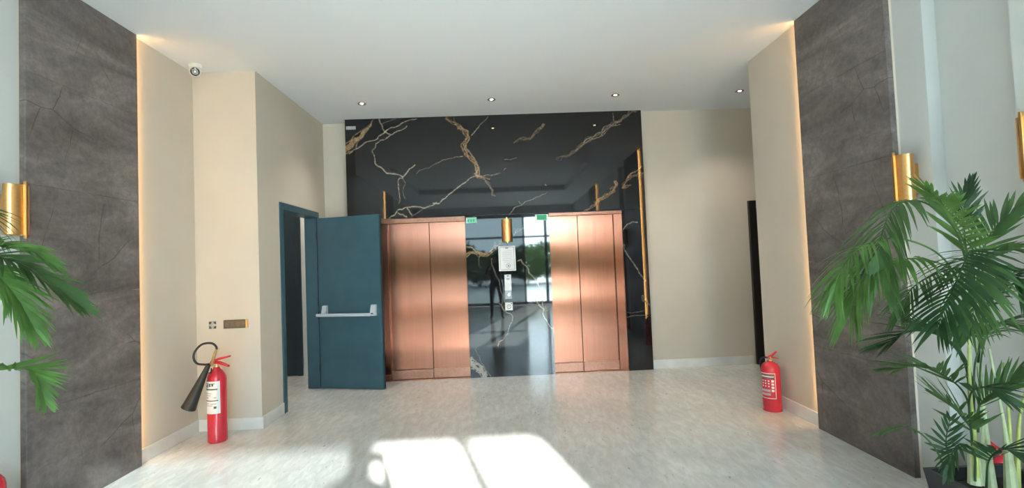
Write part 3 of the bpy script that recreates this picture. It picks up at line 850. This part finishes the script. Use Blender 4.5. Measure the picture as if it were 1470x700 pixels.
def powder_extinguisher():
    r = empty('fire_extinguisher')
    R = 0.084
    MB().lathe([(0.0001, 0.004), (R - 0.014, 0.004), (R - 0.004, 0.010), (R, 0.022), (R, 0.385), (R - 0.006, 0.415), (R - 0.022, 0.44), (0.035, 0.455), (0.026, 0.460), (0.026, 0.468), (0.0001, 0.468)], n=36).build('cylinder', M['red'], r, True)
    MB().lathe([(R - 0.006, 0.0), (R + 0.001, 0.0), (R + 0.001, 0.012), (R - 0.006, 0.012), (R - 0.006, 0.0)], n=36).build('base_ring', M['red'], r, True)
    v = MB().lathe([(0.022, 0.468), (0.022, 0.480), (0.014, 0.484), (0.014, 0.505), (0.0001, 0.505)], n=18).build('valve', M['brass'], r, True)
    MB().lathe([(0.015, 0), (0.015, 0.012), (0.0001, 0.012)], (-0.014, -0.012, 0.490), 16, 'y').build('pressure_gauge', M['silver'], v, True)
    MB().prism([(-0.02, 0.498), (0.025, 0.503), (0.105, 0.478), (0.108, 0.470), (0.02, 0.490), (-0.02, 0.486)], 'y', -0.010, 0.010).build('carry_handle', M['red'], r)
    MB().prism([(-0.03, 0.508), (0.02, 0.518), (0.085, 0.548), (0.088, 0.541), (0.03, 0.508), (-0.03, 0.500)], 'y', -0.010, 0.010).build('squeeze_lever', M['red'], r)
    hz = spline([(-0.012, 0, 0.492), (-0.04, 0.03, 0.497), (-0.03, 0.085, 0.45), (0.0, 0.096, 0.28), (0.01, 0.094, 0.16)], 20)
    MB().tube(hz, 0.0085, 8).build('hose', M['rubber'], r, True)
    # label: white frame on red with print
    a0, a1 = D2(-208), D2(-112)
    lab = arc_patch(MB(), R + 0.0003, a0, a1, 0.125, 0.362, 14).build('label', M['paper'], r)
    arc_patch(MB(), R + 0.0010, a0 + 0.06, a1 - 0.06, 0.131, 0.356, 14).build('label_field', M['red'], lab)
    arc_patch(MB(), R + 0.0016, a0 + 0.10, a1 - 0.10, 0.312, 0.348, 12).build('label_band', M['ink'], lab)
    arc_patch(MB(), R + 0.0022, a0 + 0.16, a1 - 0.16, 0.325, 0.336, 12).build('label_heading', M['paper'], lab)
    for z in (0.29, 0.265, 0.24):
        for k in range(3):
            arc_patch(MB(), R + 0.0018, a0 + 0.25 + k * 0.32, a0 + 0.40 + k * 0.32, z - 0.006, z + 0.006, 3).build('label_text', M['paper'], lab)
    for z in (0.29, 0.26, 0.23, 0.20):
        arc_patch(MB(), R + 0.0018, a1 - 0.44, a1 - 0.18, z - 0.010, z + 0.010, 3).build('label_pictogram', M['paper'], lab)
    for z in (0.20, 0.165):
        arc_patch(MB(), R + 0.0018, a0 + 0.12, a1 - 0.55, z - 0.011, z + 0.011, 8).build('label_panel', M['pale_ink'], lab)
    return r


pe = powder_extinguisher()
for i, (x, y, rz, lb) in enumerate([(2.556, 4.787, 0.35, 'red powder fire extinguisher standing by the right cream wall'),
                                    (-2.856, 2.875, 2.2, 'red fire extinguisher cut off at the lower left edge'),
                                    (2.690, 2.72, 1.57, 'small red fire extinguisher mostly hidden behind the palm canes')]):
    o = pe if i == 0 else copy_tree(pe)
    o.location = (x, y, 0); o.rotation_euler = (0, 0, rz)
    if i == 2: o.scale = (0.75, 0.75, 0.75)
    tag(o, lb, 'fire extinguisher', 'red powder extinguishers')


def co2_extinguisher():
    ox, oy = -2.600, 4.68
    r = empty('fire_extinguisher', (ox, oy, 0)); tag(r, 'tall red fire extinguisher with black horn and hose by the left bay', 'fire extinguisher')
    R = 0.080
    MB().lathe([(0.0001, 0.0), (R - 0.006, 0.0), (R, 0.006), (R, 0.545), (R - 0.004, 0.580), (R - 0.016, 0.612), (R - 0.040, 0.640), (0.028, 0.650), (0.024, 0.665), (0.0001, 0.665)], n=40).build('cylinder', M['red'], r, True)
    v = MB().lathe([(0.020, 0.665), (0.020, 0.680), (0.015, 0.684), (0.015, 0.712), (0.0001, 0.714)], n=18).build('valve', M['brass'], r, True)
    MB().tube([(0.0, 0, 0.700), (-0.045, -0.005, 0.702), (-0.058, -0.008, 0.695)], 0.011, 10).build('outlet', M['brass'], v, True)
    MB().prism([(-0.03, 0.714), (0.02, 0.716), (0.108, 0.676), (0.112, 0.660), (0.02, 0.692), (-0.03, 0.698)], 'y', -0.016, 0.016).build('carry_handle', M['red'], r)
    MB().prism([(-0.045, 0.720), (0.03, 0.748), (0.122, 0.762), (0.122, 0.748), (0.035, 0.726), (-0.045, 0.704)], 'y', -0.016, 0.016).build('squeeze_lever', M['red'], r)
    def L(px, py, Y=4.60):
        p = at(px, py, Y); return (p.x - ox, p.y - oy, p.z)
    hose = spline([L(304, 524, 4.655), L(308, 508, 4.63), L(311, 499, 4.61), L(304, 492.5, 4.60), L(290, 494, 4.59), L(280, 504, 4.585), L(278, 514, 4.585), L(283, 521.5, 4.585), L(293, 523, 4.585), L(300, 522.5, 4.585)], 50)
    MB().tube(hose, 0.0095, 10).build('hose', M['rubber'], r, True)
    MB().tube([hose[0], hose[5], hose[10]], [0.012, 0.013, 0.010], 10).build('hose_ferrule', M['brass'], r, True)
    top, bot = Vector(L(299, 524, 4.585)), Vector(L(270.5, 586, 4.565))
    ax = (bot - top).normalized(); ln = (bot - top).length
    m4 = Matrix.Translation(top) @ ax.to_track_quat('Z', 'Y').to_matrix().to_4x4()
    mb = MB().lathe([(0.0001, -0.005), (0.019, -0.005), (0.022, 0.04), (0.030, 0.12), (0.056, ln - 0.03), (0.061, ln), (0.056, ln), (0.050, ln - 0.04), (0.020, 0.12), (0.0001, 0.10)], n=28)
    bmesh.ops.transform(mb.bm, matrix=m4, verts=mb.bm.verts)
    mb.build('horn', M['black'], r, True)
    MB().tube([L(299, 535, 4.60), L(303, 535, 4.62), L(303.5, 528, 4.63)], 0.005, 8).build('horn_clip', M['rubber'], r, True)
    a0, a1 = D2(-185), D2(-44)
    lab = arc_patch(MB(), R + 0.0004, a0, a1, 0.262, 0.548, 20).build('label', M['paper'], r)
    def ln_(x0, x1, z, hh, mat='ink'):
        arc_patch(MB(), R + 0.0012, a0 + (a1 - a0) * x0, a0 + (a1 - a0) * x1, z - hh, z + hh, 8).build('label_print', M[mat], lab)
    for k in range(4): ln_(0.30 + 0.12 * k, 0.38 + 0.12 * k, 0.505 + 0.004 * k, 0.011)
    ln_(0.3, 0.8, 0.528, 0.003); ln_(0.22, 0.90, 0.478, 0.006); ln_(0.3, 0.65, 0.442, 0.003, 'pale_ink'); ln_(0.3, 0.62, 0.424, 0.003, 'pale_ink')
    ln_(0.35, 0.50, 0.405, 0.005, 'pale_ink'); ln_(0.75, 0.85, 0.405, 0.005, 'pale_ink'); ln_(0.15, 0.92, 0.378, 0.004)
    ln_(0.3, 0.55, 0.352, 0.003, 'pale_ink'); ln_(0.6, 0.85, 0.350, 0.004, 'pale_ink'); ln_(0.35, 0.7, 0.335, 0.003, 'pale_ink'); ln_(0.74, 0.85, 0.318, 0.010)
    return r


co2_extinguisher()


# ------------------------------------------------------------------ palms
def frond(parent, pts, mat, t0=0.35, npair=26, L=0.26, width=0.013, droop=0.35, fan=0.75, roll=0.0, seed=0, stem_r=0.0055):
    rng = random.Random(seed)
    P = spline([Vector(p) for p in pts], 40)
    mb = MB()
    n = len(P)
    rs = [stem_r * (1.0 - 0.75 * i / (n - 1)) for i in range(n)]
    mb.tube(P, rs, 6)
    for k in range(npair):
        t = t0 + (1 - t0) * (k + 0.5) / npair
        i = min(int(t * (n - 1)), n - 2); f = t * (n - 1) - i
        p = P[i].lerp(P[i + 1], f)
        T = (P[min(i + 2, n - 1)] - P[max(i - 1, 0)]).normalized()
        up = Vector((0, 0, 1)) if abs(T.z) < 0.92 else Vector((-0.3, -0.9, 0.2)).normalized()
        S = T.cross(up).normalized(); Nn = S.cross(T).normalized()
        S = S * math.cos(roll) + Nn * math.sin(roll); Nn = S.cross(T).normalized()
        s = (t - t0) / (1 - t0)
        ln = L * (0.45 + 0.75 * math.sin(math.pi * min(1, 0.18 + 0.72 * s))) * (1.0 - 0.30 * s)
        for sg in (-1, 1):
            d = (S * sg * (fan * (1.05 - 0.55 * s)) + T * (0.55 + 0.65 * s) + Nn * rng.uniform(0.0, 0.25)
                 + Vector((rng.gauss(0, .05), rng.gauss(0, .05), rng.gauss(0, .05)))).normalized()
            l2 = ln * rng.uniform(0.85, 1.12); dr = droop * rng.uniform(0.7, 1.3)
            seg = 4; W = (T - d * T.dot(d))
            if W.length < 1e-3: W = Nn.copy()
            W.normalize(); W = (W + Nn * 0.35 * sg).normalized()
            prev = None
            for j in range(seg + 1):
                u = j / seg
                c = p + d * l2 * u + Vector((0, 0, -1)) * dr * l2 * u * u
                w = width * (0.40, 1.0, 1.1, 0.80, 0.08)[j] * 0.58
                a, b_ = mb.bm.verts.new(c - W * w), mb.bm.verts.new(c + W * w)
                if prev: mb.bm.faces.new((prev[0], prev[1], b_, a))
                prev = (a, b_)
    me_o = mb.build('frond', mat, parent, True)
    return me_o


def planter(r, w=0.45, h=0.36):
    """square tapered planter, local origin at its floor centre"""
    mb = MB(); bm = mb.bm
    def ring(s, z): return [bm.verts.new((s * x, s * y, z)) for x, y in ((-1, -1), (1, -1), (1, 1), (-1, 1))]
    rs = [ring(w / 2 - 0.05, 0.0), ring(w / 2, h), ring(w / 2 - 0.022, h), ring(w / 2 - 0.03, h - 0.06), ]
    for a, b_ in zip(rs, rs[1:]):
        for i in range(4): bm.faces.new((a[i], a[(i + 1) % 4], b_[(i + 1) % 4], b_[i]))
    bm.faces.new(rs[0][::-1])
    mb.build('planter', M['pot'], r)
    mb = MB()
    k = 12; s = w / 2 - 0.029
    vs = [[mb.bm.verts.new((-s + 2 * s * i / k, -s + 2 * s * j / k, h - 0.058 + (random.uniform(-0.004, 0.008) if 0 < i < k and 0 < j < k else 0))) for i in range(k + 1)] for j in range(k + 1)]
    for j in range(k):
        for i in range(k): mb.bm.faces.new((vs[j][i], vs[j][i + 1], vs[j + 1][i + 1], vs[j + 1][i]))
    mb.build('soil', M['soil'], r)


def palm_right():
    ox, oy = 2.372, 2.36
    r = empty('potted_palm', (ox, oy, 0)); tag(r, 'potted areca palm in a dark square planter on the right', 'potted palm', 'potted palms by the side walls')
    planter(r)
    def L(p):
        v = at(p[0], p[1], p[2]); return Vector((v.x - ox, v.y - oy, v.z))
    # canes: points from foot to top, radii
    for pts, rad, m in [
        ([(1400, 694, 2.36), (1398, 660, 2.36), (1397, 630, 2.36), (1394, 570, 2.36), (1393, 500, 2.36)], [.029, .024, .010, .007, .005], 'cane'),
        ([(1424, 700, 2.42), (1420, 660, 2.42), (1414, 600, 2.42), (1407, 520, 2.40), (1399, 420, 2.38)], [.022, .015, .008, .006, .005], 'cane'),
        ([(1452, 706, 2.36), (1449, 672, 2.36), (1443, 620, 2.36), (1434, 570, 2.36), (1420, 500, 2.36)], [.028, .022, .009, .006, .005], 'cane'),
        ([(1450, 706, 2.37), (1450, 650, 2.37), (1449, 610, 2.37), (1446, 570, 2.38), (1440, 520, 2.38)], [.016, .010, .007, .006, .004], 'petiole'),
        ([(1459, 706, 2.37), (1461, 650, 2.37), (1464, 600, 2.36), (1472, 560, 2.36)], [.018, .010, .007, .005], 'petiole'),
        ([(1402, 684, 2.34), (1399, 630, 2.33), (1394, 575, 2.33), (1391, 510, 2.34), (1394, 430, 2.34)], [.014, .010, .007, .006, .005], 'petiole'),
        ([(1412, 696, 2.40), (1410, 640, 2.40), (1411, 590, 2.40), (1402, 500, 2.39)], [.014, .009, .007, .005], 'cane'),
    ]:
        MB().tube(spline([L(p) for p in pts], 18), [float(np.interp(i / 18 * (len(rad) - 1), range(len(rad)), rad)) for i in range(19)], 9).build('cane', M[m], r, True)
    F = [  # points (px, py, Y), material, keyword settings
        ([(1396, 470, 2.36), (1372, 395, 2.32), (1325, 372, 2.26), (1272, 378, 2.20), (1235, 402, 2.15), (1219, 452, 2.12)], 'leaf_sunlit', dict(t0=.42, L=.23, npair=42, droop=.45, fan=.75, width=.009)),
        ([(1396, 470, 2.36), (1362, 380, 2.30), (1305, 345, 2.22), (1245, 350, 2.15), (1208, 385, 2.10), (1196, 425, 2.08)], 'leaf_sunlit', dict(t0=.50, L=.17, npair=28, droop=.5, fan=.7, width=.009)),
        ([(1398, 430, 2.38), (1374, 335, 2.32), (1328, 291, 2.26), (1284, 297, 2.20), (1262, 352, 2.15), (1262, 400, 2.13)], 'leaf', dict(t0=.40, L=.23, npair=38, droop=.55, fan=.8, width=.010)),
        ([(1398, 430, 2.38), (1388, 360, 2.34), (1362, 305, 2.28), (1330, 272, 2.22)], 'leaf_sunlit', dict(t0=.3, L=.21, npair=24, width=.014, droop=.08, fan=1.0, roll=.55)),
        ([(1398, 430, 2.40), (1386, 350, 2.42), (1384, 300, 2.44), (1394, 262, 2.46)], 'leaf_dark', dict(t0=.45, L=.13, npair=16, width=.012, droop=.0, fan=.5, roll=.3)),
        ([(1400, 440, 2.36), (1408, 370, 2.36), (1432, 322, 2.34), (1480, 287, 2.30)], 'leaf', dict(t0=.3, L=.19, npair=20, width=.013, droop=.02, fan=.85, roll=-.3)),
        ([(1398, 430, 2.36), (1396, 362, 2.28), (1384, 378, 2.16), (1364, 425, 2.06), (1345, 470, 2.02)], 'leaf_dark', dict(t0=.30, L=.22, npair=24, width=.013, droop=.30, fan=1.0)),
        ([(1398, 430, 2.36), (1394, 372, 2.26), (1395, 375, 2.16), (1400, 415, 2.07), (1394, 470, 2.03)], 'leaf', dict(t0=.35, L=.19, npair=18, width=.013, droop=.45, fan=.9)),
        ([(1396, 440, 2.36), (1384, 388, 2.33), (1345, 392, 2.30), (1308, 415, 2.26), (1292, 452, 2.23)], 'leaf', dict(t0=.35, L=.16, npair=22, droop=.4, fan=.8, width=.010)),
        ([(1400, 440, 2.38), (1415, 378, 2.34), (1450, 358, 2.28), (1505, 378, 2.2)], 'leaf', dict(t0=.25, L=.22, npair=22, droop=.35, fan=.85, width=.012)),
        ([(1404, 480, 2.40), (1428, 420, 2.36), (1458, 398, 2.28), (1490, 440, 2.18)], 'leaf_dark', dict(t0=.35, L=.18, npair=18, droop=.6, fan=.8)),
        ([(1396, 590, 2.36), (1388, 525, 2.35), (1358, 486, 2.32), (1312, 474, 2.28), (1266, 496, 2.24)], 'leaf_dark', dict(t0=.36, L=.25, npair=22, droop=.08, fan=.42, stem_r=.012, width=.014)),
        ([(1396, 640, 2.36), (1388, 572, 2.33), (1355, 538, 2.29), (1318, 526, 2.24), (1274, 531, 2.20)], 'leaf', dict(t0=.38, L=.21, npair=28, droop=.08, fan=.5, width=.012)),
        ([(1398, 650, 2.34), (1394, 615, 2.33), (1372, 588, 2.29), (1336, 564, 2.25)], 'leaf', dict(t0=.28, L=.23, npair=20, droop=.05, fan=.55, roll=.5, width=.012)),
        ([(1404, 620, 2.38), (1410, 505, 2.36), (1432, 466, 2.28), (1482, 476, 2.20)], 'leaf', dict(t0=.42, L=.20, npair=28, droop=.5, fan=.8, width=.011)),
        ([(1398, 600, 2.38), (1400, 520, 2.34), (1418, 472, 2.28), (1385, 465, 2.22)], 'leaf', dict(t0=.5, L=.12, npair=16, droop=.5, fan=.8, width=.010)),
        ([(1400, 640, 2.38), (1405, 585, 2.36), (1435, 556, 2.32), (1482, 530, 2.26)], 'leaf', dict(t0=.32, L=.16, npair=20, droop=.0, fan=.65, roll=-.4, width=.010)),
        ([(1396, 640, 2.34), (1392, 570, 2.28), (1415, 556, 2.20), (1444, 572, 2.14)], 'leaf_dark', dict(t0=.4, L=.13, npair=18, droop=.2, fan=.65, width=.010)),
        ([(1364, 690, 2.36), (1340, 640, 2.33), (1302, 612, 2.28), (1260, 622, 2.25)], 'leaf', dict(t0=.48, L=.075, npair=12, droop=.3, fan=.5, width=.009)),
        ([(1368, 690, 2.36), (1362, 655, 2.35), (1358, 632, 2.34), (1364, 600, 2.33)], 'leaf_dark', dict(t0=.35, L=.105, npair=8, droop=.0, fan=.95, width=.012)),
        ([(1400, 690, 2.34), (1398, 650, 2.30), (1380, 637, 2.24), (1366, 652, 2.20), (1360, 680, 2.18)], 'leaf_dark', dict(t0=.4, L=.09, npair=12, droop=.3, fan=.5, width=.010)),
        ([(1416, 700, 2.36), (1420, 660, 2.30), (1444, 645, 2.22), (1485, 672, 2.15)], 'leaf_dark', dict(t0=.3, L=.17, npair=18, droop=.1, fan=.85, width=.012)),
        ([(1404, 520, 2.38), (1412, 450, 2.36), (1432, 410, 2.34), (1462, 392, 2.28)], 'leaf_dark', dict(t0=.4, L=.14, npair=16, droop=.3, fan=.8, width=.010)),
    ]
    for i, (pts, m, kw) in enumerate(F):
        frond(r, [L(p) for p in pts], M[m], seed=i + 1, **kw)
    return r


palm_right()


def palm_left():
    ox, oy = -2.68, 2.28
    r = empty('potted_palm', (ox, oy, 0)); tag(r, 'potted areca palm with bright fronds at the left edge', 'potted palm', 'potted palms by the side walls')
    planter(r)
    def L(p):
        v = at(p[0], p[1], p[2]); return Vector((v.x - ox, v.y - oy, v.z))
    base = Vector((0, 0, 0.30))
    for dx, dy, h in ((0, 0, 1.0), (0.06, -0.05, 0.8), (-0.07, 0.04, 0.9)):
        MB().tube(spline([base + Vector((dx, dy, 0)), base + Vector((dx * 1.2, dy * 1.2, h * 0.4)), base + Vector((dx * 0.6, dy * 0.6, h))], 12),
                  [.026 - .0017 * i for i in range(13)], 9).build('cane', M['cane'], r, True)
    top = Vector((0, 0, 1.15))
    F = [
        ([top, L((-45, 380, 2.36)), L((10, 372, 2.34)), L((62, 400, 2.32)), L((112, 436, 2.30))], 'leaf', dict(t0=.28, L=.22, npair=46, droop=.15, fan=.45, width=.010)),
        ([top, L((-60, 372, 2.28)), L((-15, 352, 2.27)), L((35, 356, 2.26)), L((75, 380, 2.25))], 'leaf_sunlit', dict(t0=.30, L=.16, npair=34, droop=.2, fan=.45, width=.009)),
        ([top, L((-60, 385, 2.26)), L((-12, 392, 2.24)), L((22, 425, 2.22)), L((48, 470, 2.20))], 'leaf_sunlit', dict(t0=.30, L=.19, npair=46, droop=.25, fan=.55, width=.010)),
        ([top - Vector((0, 0, .35)), L((-50, 545, 2.32)), L((5, 530, 2.30)), L((46, 532, 2.28)), L((64, 575, 2.26))], 'leaf_sunlit', dict(t0=.40, L=.155, npair=36, droop=.0, fan=.6, width=.009)),
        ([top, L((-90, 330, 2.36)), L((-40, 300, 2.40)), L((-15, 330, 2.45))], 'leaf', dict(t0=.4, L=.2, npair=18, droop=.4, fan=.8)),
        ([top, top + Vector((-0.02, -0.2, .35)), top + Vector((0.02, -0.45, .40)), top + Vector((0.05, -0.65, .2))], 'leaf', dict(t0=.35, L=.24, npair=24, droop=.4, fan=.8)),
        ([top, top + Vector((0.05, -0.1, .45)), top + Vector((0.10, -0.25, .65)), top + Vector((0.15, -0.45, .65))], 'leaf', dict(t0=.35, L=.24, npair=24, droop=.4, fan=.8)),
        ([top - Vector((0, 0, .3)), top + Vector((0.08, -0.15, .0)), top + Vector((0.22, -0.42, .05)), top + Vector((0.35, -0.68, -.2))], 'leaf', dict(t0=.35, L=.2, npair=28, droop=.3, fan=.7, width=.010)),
        ([top, top + Vector((0.06, -0.12, .25)), top + Vector((0.20, -0.36, .30)), top + Vector((0.36, -0.60, .05))], 'leaf_sunlit', dict(t0=.35, L=.2, npair=30, droop=.4, fan=.7, width=.010)),
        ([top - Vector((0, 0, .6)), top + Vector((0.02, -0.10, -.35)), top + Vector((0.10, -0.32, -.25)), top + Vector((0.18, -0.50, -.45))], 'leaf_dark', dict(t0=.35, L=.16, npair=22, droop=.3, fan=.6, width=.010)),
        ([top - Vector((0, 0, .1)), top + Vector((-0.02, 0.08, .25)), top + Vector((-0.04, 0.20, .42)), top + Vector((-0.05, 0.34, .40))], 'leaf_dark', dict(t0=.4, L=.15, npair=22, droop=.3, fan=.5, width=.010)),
    ]
    for i, (pts, m, kw) in enumerate(F):
        frond(r, pts, M[m], seed=40 + i, **kw)
    return r


palm_left()


# ------------------------------------------------------------------ the person taking the photograph (mirrored in the marble, casts the floor shadow)
def person():
    ox, oy = -0.10, -0.46
    r = empty('person', (ox, oy, 0)); tag(r, 'person in dark clothes holding a phone, mirrored in the black marble', 'person')
    V, E, Rr = [], [], []
    def add(p, rad, par=None):
        V.append(p); Rr.append(rad)
        if par is not None: E.append((par, len(V) - 1))
        return len(V) - 1
    pel = add((0, 0, 0.95), (0.155, 0.110))
    wst = add((0, 0.0, 1.10), (0.135, 0.100), pel)
    chs = add((0, 0.0, 1.28), (0.175, 0.120), wst)
    shc = add((0, -0.01, 1.40), (0.110, 0.085), chs)
    nk = add((0, 0.0, 1.475), (0.056, 0.056), shc)
    hd0 = add((0, 0.02, 1.55), (0.072, 0.078), nk)
    hd1 = add((0, 0.02, 1.63), (0.078, 0.092), hd0)
    add((0, 0.01, 1.70), (0.060, 0.070), hd1)
    for s in (-1, 1):
        hip = add((s * 0.095, 0, 0.88), (0.092, 0.098), pel)
        th = add((s * 0.115, 0.0, 0.70), (0.080, 0.084), hip)
        kn = add((s * 0.13, 0.015, 0.49), (0.056, 0.058), th)
        cf = add((s * 0.138, -0.01, 0.34), (0.052, 0.056), kn)
        an = add((s * 0.145, 0.0, 0.09), (0.036, 0.038), cf)
        hl = add((s * 0.15, 0.02, 0.045), (0.036, 0.038), an)
        add((s * 0.17, 0.16, 0.03), (0.038, 0.024), hl)
        sh = add((s * 0.190, -0.01, 1.385), (0.072, 0.072), shc)
        ua = add((s * 0.225, 0.04, 1.27), (0.052, 0.052), sh)
        el = add((s * 0.240, 0.12, 1.17), (0.042, 0.042), ua)
        fa = add((s * 0.180, 0.25, 1.30), (0.036, 0.036), el)
        wr = add((s * 0.125, 0.345, 1.405), (0.026, 0.026), fa)
        pm = add((s * 0.105, 0.375, 1.445), (0.030, 0.020), wr)
        for k in range(4):
            z = 1.452 + 0.016 * k
            a = add((s * (0.112 - 0.003 * k), 0.392, z), (0.0105, 0.0105), pm)
            b2 = add((s * (0.100 - 0.002 * k), 0.420, z + 0.004), (0.009, 0.009), a)
            add((s * (0.074 + 0.004 * abs(k - 1)), 0.428, z + 0.006), (0.008, 0.008), b2)
        t1 = add((s * 0.088, 0.372, 1.440), (0.011, 0.011), pm)
        t2 = add((s * 0.070, 0.385, 1.452), (0.0095, 0.0095), t1)
        add((s * 0.052, 0.392, 1.462), (0.008, 0.008), t2)
    me = bpy.data.meshes.new('body_skeleton'); me.from_pydata(V, E, [])
    o = bpy.data.objects.new('body_skeleton', me); COL.objects.link(o)
    sk = o.modifiers.new('skin', 'SKIN'); sk.use_smooth_shade = True
    for i, rr in enumerate(Rr):
        me.skin_vertices[0].data[i].radius = rr
    me.skin_vertices[0].data[pel].use_root = True
    ss = o.modifiers.new('sub', 'SUBSURF'); ss.levels = 2; ss.render_levels = 2
    dg = bpy.context.evaluated_depsgraph_get(); dg.update()
    bmesh_me = bpy.data.meshes.new_from_object(o.evaluated_get(dg))
    bpy.data.objects.remove(o)
    body = bpy.data.objects.new('body', bmesh_me); COL.objects.link(body); body.parent = r
    bmesh_me.materials.clear()
    for m in ('skin', 'shirt', 'trousers', 'black'): bmesh_me.materials.append(M[m])
    for p in bmesh_me.polygons:
        c = p.center; p.use_smooth = True
        if c.z < 0.075: p.material_index = 3
        elif c.z < 1.0 and abs(c.x) < 0.30 and c.y < 0.2: p.material_index = 2
        elif c.z < 1.455 and c.y < 0.30: p.material_index = 1
        else: p.material_index = 0
    hb = MB(); hb.blob((0, 0.0, 1.665), 0.098, 3, (0.90, 1.02, 0.88))
    for v in hb.bm.verts:
        if v.co.y > 0.055 and v.co.z < 1.70: v.co.y = 0.055 + (v.co.y - 0.055) * 0.2
    hb.build('hair', M['hair'], r, True)
    MB().blob((0, 0.105, 1.60), 0.014, 2, (0.8, 1.1, 1.5)).build('nose', M['skin'], r, True)
    for s in (-1, 1):
        MB().blob((s * 0.032, 0.095, 1.628), 0.011, 2, (1.2, 0.8, 0.8)).build('eye', M['black'], r, True)
        MB().blob((s * 0.082, 0.015, 1.612), 0.022, 2, (0.4, 0.7, 1.2)).build('ear', M['skin'], r, True)
    MB().blob((0, 0.098, 1.565), 0.018, 2, (1.3, 0.5, 0.35)).build('mouth', M['skin'], r, True)
    ph = empty('phone', (-0.10, -0.045, 1.466)); tag(ph, 'black phone held level in both hands, mirrored in the marble', 'phone')
    MB().box(-0.080, 0.080, -0.0045, 0.0045, -0.038, 0.038, 0.004, 2).build('phone_body', M['black'], ph)
    MB().lathe([(0.008, 0.0046), (0.007, 0.0062), (0.0001, 0.0062)], (-0.03, 0, 0.026), 16, 'y').build('phone_lens', M['lens'], ph, True)
    return r


person()
